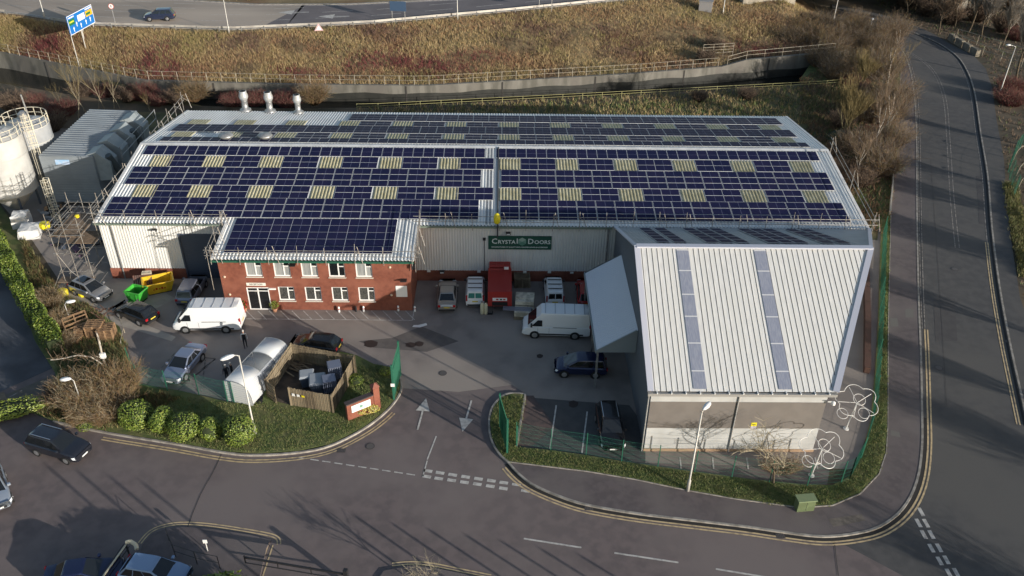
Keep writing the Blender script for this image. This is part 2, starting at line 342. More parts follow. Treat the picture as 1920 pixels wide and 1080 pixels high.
for i in range(10):
    t=i/10.; seg(mw,(d0[0]+(d1[0]-d0[0])*t,d0[1]+(d1[1]-d0[1])*t),(d0[0]+(d1[0]-d0[0])*(t+.07),d0[1]+(d1[1]-d0[1])*(t+.07)),.1,.016)
def arrow(tail,head,w=.14,hw=.55,hl=1.5):
    a=Vector(G(*tail));b=Vector(G(*head)); d=(b-a).normalized(); n_=Vector((-d.y,d.x)); m=b-d*hl
    seg(mw,tuple(a),tuple(m),w,.024); mw.add([(*(m-n_*hw),.024),(*(m+n_*hw),.024),(*b,.024)],[(0,2,1)])
arrow((783,806),(799,747)); arrow((884,751),(867,810))
# office bay hatch
seg(mw,G(455,598),G(773,601),.09,.024); seg(mw,G(773,601),G(776,584),.08,.024)
for i in range(15):
    x=466+i*21.3; seg(mw,G(x-4,583),G(x+13,600),.09,.028)
seg(mw,G(1043,760),G(1031,842),.11,.024); seg(mw,G(1101,772),G(1091,850),.11,.024)
for x0,x1 in((1275,1277),(1336,1338),(1400,1403),(1462,1468),(1528,1533)): seg(mw,G(x0,858),G(x1,880),.1,.024)
mw.build('road_markings',M_white)['kind']='structure'
mf=MB()
for a,b in(((280,656),(252,686)),((328,662),(275,722)),((404,673),(322,742)),((384,671),(404,673)),((404,673),(352,712)),((392,686),(340,722)),((345,700),(372,735)),((385,675),(378,735)),((480,655),(450,690)),((420,690),(415,680)),((415,680),(433,682)),((420,690),(433,682))): seg(mf,G(*a),G(*b),.1,.024)
cl=smooth_line(P((1795,465),(1785,370),(1778,260),(1772,190),(1757,145),(1735,118),(1700,95)),4); strip(mf,cl,.09,.014,0,.2); strip(mf,cl,.09,.014,0,-.2)
strip(mf,kerbE,.09,.018,0,.5)
mf.build('worn_markings',M_faint)['kind']='structure'
my=MB()
strip(my,kerbN[1:67],.12,.02,0,-.42); strip(my,kerbN[1:67],.12,.02,0,-.66)
strip(my,kA[4:34],.12,.02,0,-.42) ; strip(my,kA[4:34],.12,.02,0,-.66)
strip(my,kerbE[:16],.1,.022,0,.45); strip(my,kerbE[:16],.1,.022,0,.68)
bl=smooth_line(P((267,1020),(285,1000),(310,990),(345,986),(400,990),(470,1001),(505,1008),(516,1014),(517,1022)),4)
strip(my,bl,.09,.02,0,.1); strip(my,bl,.09,.02,0,.3)
for o_ in(0,9): seg(my,G(503+o_,1022),G(484+o_,1080),.09,.02)
bl2=smooth_line(P((735,1060),(770,1057),(810,1060),(860,1070),(920,1082)),4); strip(my,bl2,.09,.02,0,.15); strip(my,bl2,.09,.02,0,-.05)
my.build('yellow_lines',M_yel)['kind']='structure'
poly_sheet('gate_pavement',P((267,1024),(285,1004),(310,994),(345,990),(400,994),(470,1005),(508,1014),(500,1030),(484,1100),(250,1100)),.11,M_pave,thick=.1)
poly_sheet('corner_pavement',P((700,1100),(720,1072),(770,1063),(810,1066),(860,1076),(920,1088),(960,1110)),.11,M_pave,thick=.1)
# highway
hp=[(x,yr(x)+1.2) for x in range(-110,58,4)]
def hw_far(x): return interp([(-60,149),(-42,145.6),(-27,146.3),(0,152.5),(25,161),(60,171)],x)
mb=MB()
for a,b in zip(hp,hp[1:]): mb.quad((*a,5.02),(*b,5.02),(b[0],hw_far(b[0]),5.02),(a[0],hw_far(a[0]),5.02))
mb.build('highway',mat('highway_asphalt',(.41,.335,.27),.9,c2=(.30,.25,.205),scale=.15,c3=(.46,.38,.305),scale3=.08,stretch=(.3,1,1)))['kind']='structure'
mb=MB(); hp2=[p for p in hp if p[0]>-40]
for i,(a,b) in enumerate(zip(hp2,hp2[1:])):
    c=a[0]+(4.5 if i==0 else 0)
    mb.quad((*a,5.028),(*b,5.028),(b[0],hw_far(b[0]),5.028),(c,hw_far(c),5.028))
mb.build('highway_resurfaced',mat('highway_dark',(.16,.14,.142),.9,c2=(.135,.118,.12),scale=.3))['kind']='structure'
mb=MB()
strip(mb,offset(hp,.6),.15,5.035); strip(mb,[(x,hw_far(x)-.5) for x,y in hp],.18,5.035)
for o_ in(4.2,7.6,10.9,13.6):
    l=resample(offset(hp,o_),9)
    for a,b in zip(l,l[1:]):
        if b[1]>hw_far(b[0])-1: continue
        seg(mb,a,(a[0]+(b[0]-a[0])*.55,a[1]+(b[1]-a[1])*.55),.13,5.035)
for x,o_ in((-37,10.5),(-30,7)):
    y=yr(x)+o_; mb.add([(x,y-.5,5.04),(x+2.5,y+.9,5.04),(x+2.5,y-1.6,5.04)],[(0,2,1)]); mb.quad((x+2.5,y-.55,5.04),(x+5,y-.3,5.04),(x+5,y,5.04),(x+2.5,y-.2,5.04))
mb.build('highway_markings',M_white)['kind']='structure'
mb=MB(); strip(mb,offset(hp,.0),.5,5.1,0,0,.15); strip(mb,[(x,hw_far(x)+.25) for x,y in hp],.6,5.1,0,0,.15)
mb.build('highway_kerb',M_kerb)['kind']='structure'

# road wear: joints, manholes, gullies and polished wheel tracks
mb=MB()
for l in (((415,852),(400,885),(375,930),(352,988)),((1565,1022),(1568,1050),(1572,1080))): strip(mb,smooth_line(P(*l),4),.05,.024)
for l in (((1745,300),(1760,520),(1775,760)),((1700,560),(1701,660),(1702,760))): strip(mb,smooth_line(P(*l),4),.03,.024)
mb.build('tar_joints',mat('tar_seal',(.055,.05,.05),.8))['kind']='structure'
mb=MB()
def disc(mb,px,py,r_,z,k=0): c=G(px,py); mb.add([(c[0]+r_*math.cos(a*math.pi/8),c[1]+r_*math.sin(a*math.pi/8),z) for a in range(16)],[tuple(range(16))],k)
for px,py in((694,837),(1790,505),(830,700),(1760,690)): disc(mb,px,py,.34,.026); disc(mb,px,py,.28,.030,1)
for px,py in((1104,953),(1463,1005),(640,845),(1636,988),(1725,645),(1889,640)):
    c=G(px,py); mb.quad((c[0]-.3,c[1]-.2,.026),(c[0]+.3,c[1]-.2,.026),(c[0]+.3,c[1]+.2,.026),(c[0]-.3,c[1]+.2,.026))
    for i in range(5): x_=c[0]-.24+i*.11; mb.quad((x_,c[1]-.16,.03),(x_+.05,c[1]-.16,.03),(x_+.05,c[1]+.16,.03),(x_,c[1]+.16,.03),1)
mb.build('manhole_covers',[mat('cast_iron',(.06,.052,.05),.7),mat('cast_iron_worn',(.10,.09,.085),.6)])['kind']='structure'
mb=MB()
for q in(((1750,560),(1790,560),(1795,640),(1754,640)),((1830,330),(1846,330),(1852,420),(1836,420))): poly(mb,P(*q),.0145)
mb.build('road_patches',mat('new_tar_patch',(.075,.07,.068),.85,c2=(.065,.06,.06),scale=1.5))['kind']='structure'
mf2=MB(); strip(mf2,kerbN[66:],.09,.024,0,-.45); strip(mf2,kerbN[66:],.07,.024,0,-.22); mf2.build('worn_edge_lines',M_faint)['kind']='structure'
# ---------------- buildings ----------------
X0,X1,YF,YRG,YBK,HE,HR=-37.2,33.95,67.8,81.12,95.05,6.16,8.1
KF=(HR-HE)/(YRG-YF); KB=(HR-HE)/(YBK-YRG)
def zf(y): return HE+KF*(y-YF)
def zb(y): return HE+KB*(YBK-y)
def corr(mb,x0,x1,ya,za,yb_,zb_,pitch=.31,h=.085,k=0,prof='trap'):
    n=max(1,int((x1-x0)/pitch)); p=(x1-x0)/n; xsx=[]
    for i in range(n):
        b=x0+i*p; xsx+=[(b,0),(b+p*.42,0),(b+p*.58,h),(b+p*.84,h)]
    xsx.append((x1,0))
    vs=[];fs=[]
    for x,dz in xsx: vs+=[(x,ya,za+dz),(x,yb_,zb_+dz)]
    for i in range(len(xsx)-1): fs.append((2*i,2*i+2,2*i+3,2*i+1))
    mb.add(vs,fs,k)
def corrwall(mb,x0,x1,y,z0,z1,pitch=.25,h=.035,k=0):
    n=max(1,int((x1-x0)/pitch)); p=(x1-x0)/n; pts=[]
    for i in range(n):
        b=x0+i*p; pts+=[(b,0),(b+p*.45,0),(b+p*.6,h),(b+p*.85,h)]
    pts.append((x1,0)); vs=[];fs=[]
    for x,d in pts: vs+=[(x,y-d,z0),(x,y-d,z1)]
    for i in range(len(pts)-1): fs.append((2*i,2*i+2,2*i+3,2*i+1))
    mb.add(vs,fs,k)
wh=thing('warehouse','long pale corrugated warehouse with solar panels and rooflights over a red brick plinth','warehouse',(0,81,0))
OX0,OX1,OY,OH=-24.8,-8.0,63.0,5.43
XL,XR=X0+.25,X1-.25; YFW,YBW=YF+.3,YBK-.3
mb=MB()   # walls: front sheeting (either side of office), gables, back
corrwall(mb,XL,-29.9,YFW,1.15,zf(YFW)-.05); corrwall(mb,-29.9,-26.0,YFW,4.9,zf(YFW)-.05); corrwall(mb,-26.0,XR,YFW,1.15,zf(YFW)-.05)
for X,sx in((XL,-1),(XR,1)):
    mb.add([(X,YFW,1.15),(X,YBW,1.15),(X,YBW,zb(YBW)-.05),(X,YRG,HR-.05),(X,YFW,zf(YFW)-.05)],[(0,1,2,3,4)])
mb.quad((XL,YBW,1.15),(XR,YBW,1.15),(XR,YBW,zb(YBW)-.05),(XL,YBW,zb(YBW)-.05))
mb.build('wall',M_wallw,wh,world=True)
mb=MB()
mb.box(XL-.06,-29.9,YFW-.08,YFW+.2,0,1.15); mb.box(-26.,XR,YFW-.08,YFW+.2,0,1.15)
mb.box(XL-.06,XL+.2,YFW+.2,YBW,0,1.15); mb.box(XR-.2,XR+.06,YFW+.2,YBW,0,1.15); mb.box(XL,XR,YBW-.1,YBW+.1,0,1.15)
mb.build('brick_plinth',M_brick,wh,world=True)
# roof sheets: over the office the front slope runs on
mb=MB()
corr(mb,X0,OX0-.4,YF,HE,YRG-.25,zf(YRG-.25)); corr(mb,OX0-.4,OX1+.35,YF-.002,HE,YRG-.25,zf(YRG-.25)); corr(mb,OX1+.35,X1,YF,HE,YRG-.25,zf(YRG-.25))
corr(mb,X0,X1,YRG+.25,zb(YRG+.25),YBK,HE)
mb.build('roof',M_roof,wh,world=True)
mb=MB(); mb.quad((X0,YRG-.4,zf(YRG-.4)+.09),(X1,YRG-.4,zf(YRG-.4)+.09),(X1,YRG,HR+.1),(X0,YRG,HR+.1)); mb.quad((X0,YRG,HR+.1),(X1,YRG,HR+.1),(X1,YRG+.4,zb(YRG+.4)+.09),(X0,YRG+.4,zb(YRG+.4)+.09))
for x,s in((X0,1),(X1,-1)):
    for a,za,b,zb_ in((YF,HE,YRG,HR),(YRG,HR,YBK,HE)): mb.bar((x+s*.1,a,za+.03),(x+s*.1,b,zb_+.03),.28,.14)
mb.build('ridge_flashing',mat('flashing',(.72,.71,.69),.6,c2=(.60,.59,.57),scale=1.5),wh,world=True)
for a,b in((X0,OX0-.5),(OX1+.4,10.2)): mb=MB(); mb.box(a,b,YF-.16,YF-.01,HE-.17,HE-.0); mb.box(a,b,YF-.01,YF+.28,HE-.2,HE-.06); mb.build('gutter',mat('gutter_green_grey',(.16,.20,.16),.5),wh,world=True)
mb=MB(); mb.box(X0,X1,YBK+.01,YBK+.15,HE-.17,HE); mb.build('gutter',M_steel,wh,world=True)
mb=MB(); mb.box(-29.9,-26.0,YFW+.12,YFW+.16,0,4.9)
for i in range(24): mb.box(-29.8,-26.1,YFW+.1,YFW+.121,.1+i*.2,.13+i*.2)
mb.build('roller_door',M_dwall,wh,world=True)
mb=MB(); mb.box(-29.95,-29.8,YFW-.05,YFW+.15,0,4.95); mb.box(-26.1,-25.95,YFW-.05,YFW+.15,0,4.95); mb.box(-29.8,-26.1,YFW-.05,YFW+.15,4.82,4.95); mb.build('door_frame',M_dwall,wh,world=True)
for x in(XL+1.15,9.9): mb=MB(); mb.tube((x,YFW-.14,0),(x,YFW-.14,HE-.15),.07,n=8); mb.build('downpipe',M_steel,wh,world=True)
mb=MB(); mb.box(-1.45,-1.0,YF+.3,YRG,0,0.001); mb.v=[(a,b,zf(b)+.07+c) for a,b,c in mb.v]
mb.build('walkway_strip',M_steel,wh,world=True)
mb=MB(); mb.path([(-.35,YRG-.3,HR+.1),(-.35,YF+.2,HE+.16),(-.35,YF-.25,HE+.1),(-.35,YF-.1,HE-1.1)],.07); mb.build('cable_tray',mat('cable_dark',(.05,.05,.055),.6),wh,world=True)
# wall lamps along plinth and on the wall
for px,py in((804,508),(898,509),(946,509),(984,510),(1030,510),(1072,511)):
    x,z=AY(px,py,YFW-.1); mb=MB(); mb.box(x-.16,x+.16,YFW-.2,YFW-.04,z-.08,z+.08); mb.build('wall_lamp',mat('lamp_white',(.7,.68,.62),.4),wh,world=True)
for px,py in((290,430),(953,436),(829,508)):
    x,z=AY(px,py,YFW-.1); mb=MB(); mb.box(x-.22,x+.22,YFW-.42,YFW-.08,z-.1,z+.08); mb.box(x-.16,x+.16,YFW-.43,YFW-.42,z-.07,z+.03,1); mb.build('floodlight',[M_blackp,M_upvc],wh,world=True)
x,z=AY(908,447,YFW); mb=MB(); mb.box(x-.13,x+.13,YFW-.2,YFW-.05,z-.12,z+.12); mb.tube((x,YFW-.07,z-.1),(x,YFW-.07,1.2),.025,n=5); mb.build('conduit',M_blackp,wh,world=True)
# rooflights
SKX=[-34.05,-28.9,-23.15,-17.2,-11.2,-5.2,.78,6.53,12.45,18.4,24.3,30.3]
def rooflight(x,ya,yb_,zfun):
    mb=MB(); corr(mb,x-1.1,x+1.1,ya,zfun(ya)+.09,yb_,zfun(yb_)+.09,.31,.08); return mb.build('rooflight',M_rlight,wh,world=True)
for x in SKX:
    rooflight(x,71.6,73.6,zf); rooflight(x,76.78,78.7,zf)
    rooflight(x,83.3,85.4,zb)
    rooflight(x,88.5,90.6,zb)
# solar panels
def panel_mesh(w,l,mid='x'):   # w along x, l along y (slope); flat, z up
    mb=MB(); t=.035; f=.016
    mb.box(-w/2,w/2,-l/2,l/2,0,t,0)
    if mid=='x':
        for a,b in((-w/2+f,-.012),(.012,w/2-f)): mb.quad((a,-l/2+f,t+.002),(b,-l/2+f,t+.002),(b,l/2-f,t+.002),(a,l/2-f,t+.002),1)
        mb.quad((-.012,-l/2+f,t+.001),(.012,-l/2+f,t+.001),(.012,l/2-f,t+.001),(-.012,l/2-f,t+.001),2)
    else:
        for a,b in((-l/2+f,-.012),(.012,l/2-f)): mb.quad((-w/2+f,a,t+.002),(w/2-f,a,t+.002),(w/2-f,b,t+.002),(-w/2+f,b,t+.002),1)
        mb.quad((-w/2+f,-.012,t+.001),(w/2-f,-.012,t+.001),(w/2-f,.012,t+.001),(-w/2+f,.012,t+.001),2)
    return mb
PM={}
def panel_obj(kind,parent,loc,tilt,xdir=0):
    if kind not in PM:
        o=panel_mesh(*PK[kind]).build('solar_panel',[M_frame,M_navy,M_mid]); PM[kind]=o.data; bpy.data.objects.remove(o)
    o=bpy.data.objects.new('solar_panel',PM[kind]); COL.objects.link(o); o.parent=parent
    o.location=Vector(loc)-parent.location; o.rotation_euler=(tilt,0,0); return o
PK={'L':(1.735,1.0,'x'),'P':(1.0,1.70,'y')}
rest=MB()
def panel_rest(kind,loc,tilt):
    m=panel_mesh(*PK[kind]); c,s=math.cos(tilt),math.sin(tilt)
    rest.v_off=len(rest.v); o=len(rest.v)
    rest.v+=[(x+loc[0],y*c-z*s+loc[1],y*s+z*c+loc[2]) for x,y,z in m.v]; rest.f+=[tuple(i+o for i in f) for f in m.f]; rest.m+=m.m
TF,TB=math.atan(KF),-math.atan(KB); cnt=0
PL=[]
def row(kind,xa,xb,yc,front=True,skip=()):
    w=1.775 if kind=='L' else 1.035; n=int(round((xb-xa)/w)); p=(xb-xa)/n
    for i in range(n):
        x=xa+(i+.5)*p
        if any(a<x<b for a,b in skip): continue
        if front: PL.append((kind,(x,yc,zf(yc)+.13),TF))
        else: PL.append((kind,(x,yc,zb(yc)+.13),TB))
for j in range(3):
    row('L',-36.7,-2.1,69.07+j*1.02); row('L',-.15,32.5,69.07+j*1.02)
for y in(72.1,73.12): 
    for a,b in zip(SKX,SKX[1:]):
        c=(a+b)/2; 
        if a<0<b: c-=.35
        for d in(-.88,.88): 
            if b-a>5.3 or d<0 or True: PL.append(('L',(c+d*(1 if b-a>5.3 else .98),y,zf(y)+.13),TF))
for j in range(3):
    row('L',-36.4,-2.0,74.16+j*1.02); row('L',-.1,32.5,74.16+j*1.02)
for y in(77.25,78.25):
    for a,b in zip(SKX,SKX[1:]):
        c=(a+b)/2-(.35 if a<0<b else 0)
        for d in(-.88,.88): PL.append(('L',(c+d,y,zf(y)+.13),TF))
row('P',-36.3,-1.7,79.68); row('P',-.6,32.5,79.68)
row('P',-35.6,32.3,82.45,False)
for y in(83.85,84.87):
    for a,b in zip(SKX,SKX[1:]):
        if a<-33: continue
        for d in(-.88,.88): PL.append(('L',((a+b)/2+d,y,zb(y)+.13),TB))
for j in range(3): row('L',-35.8,32.2,86.0+j*.98,False)
for y in(89.0,90.0):
    for a,b in zip(SKX,SKX[1:]):
        if a<-19: continue
        for d in(-.88,.88): PL.append(('L',((a+b)/2+d,y,zb(y)+.13),TB))
for j in range(3): row('L',-17.5,32.2,91.2+j*1.0,False)
PL=[p for p in PL if not (p[1][1]>75 and p[1][1]<77 and False)]
PL.sort(key=lambda p:(p[1][1],abs(p[1][0])))
for i,(k,l,t) in enumerate(PL):
    if i<98: panel_obj(k,wh,l,t)
    else: panel_rest(k,l,t)
tag(rest.build('solar_panel_field',[M_frame,M_navy,M_mid],wh,world=True),kind='stuff')
# office block
of=thing('brick_office','two storey red brick office with green gutter and solar panels on its roof','office building',((OX0+OX1)/2,OY,0))
wins=[]
for px in(475.5,528.5,580,631,682): wins.append((AY(px,505,OY)[0],3.55,5.02))
for px in(537.5,587.5,637.5,687.5): wins.append((AY(px,551,OY)[0],1.0,2.48))
WW=.72; door=(-22.7,-20.72)
mb=MB(); zt=OH-.22   # front wall with real openings: columns and bands
def band(z0,z1,ops):
    x=OX0
    for a,b in sorted(ops):
        mb.box(x,a,OY,OY+.28,z0,z1); x=b
    mb.box(x,OX1,OY,OY+.28,z0,z1)
up_=[(c-WW,c+WW) for c,a,b in wins if a>3]; lo_=[(c-WW,c+WW) for c,a,b in wins if a<3]
band(0,1.0,[door]); band(1.0,2.40,lo_+[door]); band(2.40,2.48,lo_); band(2.48,3.55,[]); band(3.55,5.02,up_); band(5.02,zt,[])
mb.box(OX0,OX0+.28,OY+.28,YFW-.1,0,zt); mb.box(OX1-.28,OX1,OY+.28,YFW-.1,0,zt)
mb.add([(OX1,OY,zt),(OX1,YFW-.1,zt),(OX1,YFW-.1,zf(YFW)-.05)],[(0,1,2)]); mb.add([(OX0,OY,zt),(OX0,YFW-.1,zf(YFW)-.05),(OX0,YFW-.1,zt)],[(0,1,2)])
mb.build('wall',M_brick,of,world=True)
mb=MB()
corr(mb,OX0-.4,OX1+.35,OY-.25,zf(OY-.25),YF,zf(YF)+.0); mb.build('roof',M_roof,of,world=True)
mb=MB(); mb.box(OX0-.45,OX1+.4,OY-.42,OY-.26,OH-.2,OH-.04,0); mb.box(OX0-.4,OX1+.35,OY-.26,OY,OH-.24,OH-.1,1)
mb.build('gutter',[M_green,mat('soffit',(.25,.25,.2),.7)],of,world=True)
for x in(OX0-.35,OX1+.3): mb=MB(); mb.bar((x,OY-.25,zf(OY-.25)+.05),(x,YF,zf(YF)+.05),.2,.16); mb.build('barge_flashing',mat('flashing',(.6,.6,.6)),of,world=True)
def window(c,z0,z1,par,ym,blind):
    f=MB(); t=.09; a,b=c-WW,c+WW; y0,y1=ym-.03,ym+.07
    f.box(a,b,y0,y1,z0,z0+t+.03); f.box(a,b,y0,y1,z1-t,z1); f.box(a,a+t,y0,y1,z0+t+.03,z1-t); f.box(b-t,b,y0,y1,z0+t+.03,z1-t)
    m=c+.14; f.box(m-.05,m+.05,y0,y1,z0+t+.03,z1-t); f.box(m+.05,b-t,y0,y1,z1-.45,z1-.37)
    o=f.build('window',M_upvc,par,world=True)
    sl=MB(); sl.box(a-.06,b+.06,OY-.09,ym-.032,z0-.07,z0-.003); so_=sl.build('sill',mat('sill_cream',(.62,.58,.5),.6),None,off=tuple(-par.location)); so_.parent=o
    g=MB(); g.box(a+t,m-.05,ym+.02,ym+.04,z0+t,z1-t); g.box(m+.05,b-t,ym+.02,ym+.04,z0+t,z1-.45); g.box(m+.05,b-t,ym+.02,ym+.04,z1-.37,z1-t,1)
    po=g.build('pane',[blind,M_glass],None,off=tuple(-par.location)); po.parent=o
    return o
bl=[M_blind,M_blind,M_blind,M_glass,M_blind]
for i,(c,a,b) in enumerate(wins): window(c,a,b,of,OY+.11,bl[i] if i<5 else M_patt)
mb=MB(); a,b=door
mb.box(a,b,OY,OY+.1,2.32,2.40); mb.box(a,a+.09,OY,OY+.1,.1,2.32); mb.box(b-.09,b,OY,OY+.1,.1,2.32); mb.box((a+b)/2-.05,(a+b)/2+.05,OY,OY+.1,.1,2.32); mb.box(a,b,OY,OY+.1,0,.1); mb.box(a+.09,b-.09,OY+.01,OY+.09,1.98,2.05)
dr=mb.build('door',M_upvc,of,world=True)
mb=MB(); mb.box(a+.09,(a+b)/2-.05,OY+.05,OY+.07,.1,2.32); mb.box((a+b)/2+.05,b-.09,OY+.05,OY+.07,.1,2.32); g=mb.build('pane',M_glass,None,off=tuple(-of.location)); g.parent=dr
def text(s,size,loc,rot,m,parent=None,name='lettering',ext=.01,alignx='CENTER',bold=0,sx=1):
    cu=bpy.data.curves.new(name,'FONT'); cu.body=s; cu.size=size; cu.extrude=ext; cu.align_x=alignx; cu.align_y='CENTER'; cu.offset=bold; cu.resolution_u=2
    o=bpy.data.objects.new(name,cu); COL.objects.link(o); dg=bpy.context.evaluated_depsgraph_get(); me=bpy.data.meshes.new_from_object(o.evaluated_get(dg))
    bpy.data.objects.remove(o); o=bpy.data.objects.new(name,me); COL.objects.link(o); me.materials.clear(); me.materials.append(m)
    o.rotation_euler=rot; o.scale=(sx,1,1)
    if parent: o.parent=parent; o.location=Vector(loc)-parent.location
    else: o.location=loc
    return o
xc=(AY(462,532,OY)[0]+AY(498,532,OY)[0])/2
mb=MB(); mb.box(xc-.85,xc+.85,OY-.04,OY-.003,2.6,2.9); mb.build('reception_board',mat('cream_board',(.75,.72,.64),.5),of,world=True)
text('RECEPTION',.22,(xc,OY-.045,2.75),(math.pi/2,0,0),M_blackp,of)
xb,zb0=AY(753,546,OY); mb=MB(); mb.box(xb-.5,xb+.5,OY-.05,OY-.004,zb0-.58,zb0+.58); mb.build('notice_board',M_upvc,of,world=True)
for px,py,mm in((731,501,0),(421,519,0),(431,552,0),(734,553,0),(511,541,1),(549,494,2),(757,523,2),(775,498,3)):
    x,z=AY(px,py,OY); mb=MB()
    if mm==0: mb.lathe([(.12,0),(.12,.05),(.05,.1)],8); mb.v=[(x+a,OY-c-.003,z+b) for a,b,c in mb.v]
    elif mm==1: mb.box(x-.3,x+.3,OY-.12,OY-.003,z-.07,z+.07)
    elif mm==2: mb.box(x-.28,x+.28,OY-.5,OY-.003,z-.03,z+.05)
    else: mb.box(x-.15,x+.15,OY-.35,OY-.003,z-.2,z+.2)
    mb.build(['alarm_box','door_lamp','floodlight','security_camera'][mm],[mat('lamp_cream',(.6,.45,.33),.5),M_upvc,M_blackp,M_blackp][mm],of,world=True)
op=[]
for j in range(5):
    yc=64.02+j*.985
    for i in range(9):
        x=-24.3+(i+.5)*(14.75/8.5) if i<8 else -24.3+8*(14.75/8.5)+.45
        if i<8: panel_obj('L',of,(x,yc,zf(yc)+.13),TF)
        else:
            if 'H' not in PK: PK['H']=(.84,1.0,'x')
            panel_obj('H',of,(x,yc,zf(yc)+.13),TF)
# grey extension
EX0,EX1,EY,EH,RY,RH,RX=10.45,23.35,44.9,5.95,55.9,11.1,28.55
ex=thing('grey_extension','steep roofed grey and white factory extension standing in front of the warehouse','building',(16,50,0))
KE=(RH-EH)/(RY-EY); KN=(RH-HE)/(YF-RY)
def ze(y): return EH+KE*(y-EY)
def zn(y): return RH-KN*(y-RY)
def xr(y): return EX1+(y-EY)*(X1-EX1)/(YF-EY)
# front wall bands
xa,xb_=EX0+.15,EX1-.3; yw0=EY+.3
mb=MB()
for z0,z1,k,d in((.25,2.25,0,0),(2.25,4.75,1,.0),(4.75,EH-.05,0,0)):
    mb.box(xa,xb_,yw0-d,yw0+.1,z0,z1,k)
n_=26
for z0,z1,k in((.25,2.25,0),(4.75,EH-.05,0)):
    for i in range(int((z1-z0)/.5)): mb.box(xa,xb_,yw0-.008,yw0,z0+.5*i+.0,z0+.5*i+.012,2)
mb.build('front_wall',[mat('pale_panel',(.50,.50,.485),.5,c2=(.44,.44,.425),scale=.8),mat('taupe_panel',(.185,.165,.148),.6,c2=(.165,.147,.132),scale=1),M_gwall],ex,world=True)
mb=MB(); mb.box(xa-.05,xb_+.05,yw0-.06,yw0+.1,0,.25); mb.build('plinth',mat('tan_plinth',(.36,.24,.15),.8),ex,world=True)
mb=MB(); mb.add([(xa,yw0+.1,0),(xa,YFW-.1,0),(xa,YFW-.1,zn(YFW-.1)-.1),(xa,RY,RH-.1),(xa,yw0+.1,ze(yw0)-.1)],[(0,1,2,3,4)])
for i in range(75):
    y=yw0+.2+i*.3
    zt2=(ze(y) if y<RY else zn(y))-.15
    if y<YFW-.2: mb.box(xa-.03,xa,y,y+.09,0,zt2)
mb.build('west_wall',mat('slate_sheet',(.17,.185,.21),.5),ex,world=True)
mb=MB(); mb.add([(xb_,yw0,0),(xr(YF)-.3,YF,0),(xr(YF)-.3,YF,zn(YF)-.1),(xr(RY)-.3,RY,RH-.1),(xb_,yw0,ze(yw0)-.1)],[(0,4,3,2,1)]); mb.build('east_wall',mat('slate_sheet',(.17,.185,.21)),ex,world=True)
mb=MB()  # seamed south slope, trimmed by the slanting verge
x=EX0+.35; i=0
def ytop_bot(x):   # y range valid at this x on south slope
    if x<=EX1-.3: return EY
    return EY+(x+.3-EX1)*(YF-EY)/(X1-EX1)
sky1,sky2=(13.45,14.37),(19.42,20.33)
mb.add([(EX0,EY,EH),(EX1,EY,EH),(RX,RY,RH),(EX0,RY,RH)],[(0,1,2,3)],0)
while x<RX-.3:
    yb0=ytop_bot(x)
    if yb0<RY-.3 and not(sky1[0]+.05<x<sky1[1]-.05) and not(sky2[0]+.05<x<sky2[1]-.05):
        mb.bar((x,yb0,ze(yb0)+.012),(x,RY-.15,ze(RY-.15)+.012),.05,.024,0)
        mb.bar((x-.05,yb0,ze(yb0)+.003),(x-.05,RY-.15,ze(RY-.15)+.003),.045,.010,1)
    x+=.4; i+=1
mb.build('south_roof',[mat('pale_seam_roof',(.66,.66,.645),.5,c2=(.57,.57,.56),scale=2,stretch=(5,.35,1),c3=(.60,.60,.58),scale3=.5),mat('seam_dark',(.10,.10,.09),.7)],ex,world=True)
for a,b in(sky1,sky2):
    mb=MB(); ys=[45.0,46.3,48.3,50.3,52.0,53.9,55.6]
    for u,v in zip(ys,ys[1:]): mb.quad((a,u+.04,ze(u+.04)+.05),(b,u+.04,ze(u+.04)+.05),(b,v-.04,ze(v-.04)+.05),(a,v-.04,ze(v-.04)+.05),0); mb.quad((a,v-.04,ze(v-.04)+.055),(b,v-.04,ze(v-.04)+.055),(b,v+.04,ze(v+.04)+.055),(a,v+.04,ze(v+.04)+.055),1)
    mb.build('rooflight_strip',[mat('rooflight_clear',(.20,.22,.29),.5,c2=(.26,.28,.34),scale=3,stretch=(6,.5,1)),M_frame],ex,world=True)
mb=MB(); corr(mb,EX0,RX,RY+.02,RH,YF-.05,HE+.02,.33,.04)
# slanting eastern part of the north slope
mb.add([(RX,RY+.02,RH),(X1,YF-.05,HE+.02),(RX,YF-.05,HE+.02)],[(0,1,2)]); mb.build('north_roof',mat('grey_corrugated',(.36,.37,.38),.5,c2=(.32,.32,.33),scale=1),ex,world=True)
mb=MB(); mb.bar((EX0-.05,RY,RH+.09),(RX+.1,RY,RH+.09),.5,.1); mb.bar((EX0-.02,EY-.05,EH+.08),(EX0-.02,RY,RH+.08),.42,.14); mb.bar((EX1,EY-.05,EH+.08),(RX,RY,RH+.08),.42,.14); mb.bar((EX0,RY,RH),(EX0,YF,HE+.06),.3,.12); mb.bar((RX,RY,RH),(X1,YF,HE+.06),.3,.12)
mb.build('edge_flashing',mat('lilac_flashing',(.50,.51,.58),.45),ex,world=True)
mb=MB(); mb.box(EX0-.2,EX1+.1,EY-.22,EY-.02,EH-.28,EH-.06,0); mb.box(EX0-.15,EX1,EY-.02,EY+.3,EH-.3,EH-.1,0)
for i in range(13): mb.box(EX0+.4+i*1.0,EX0+.47+i*1.0,EY-.24,EY+.05,EH-.06,EH+.03,1)
mb.build('gutter',[mat('grey_gutter',(.30,.29,.27),.5),M_upvc],ex,world=True)
for x,y in((16.8,yw0-.09),(EX0-.02,yw0-.05)):
    mb=MB(); mb.tube((x,y+.03,0),(x,y+.03,EH-.2),.05,n=8); mb.build('downpipe',mat('grey_pipe',(.34,.33,.31),.5),ex,world=True)
mb=MB()
for px in(1160,1172): 
    pass
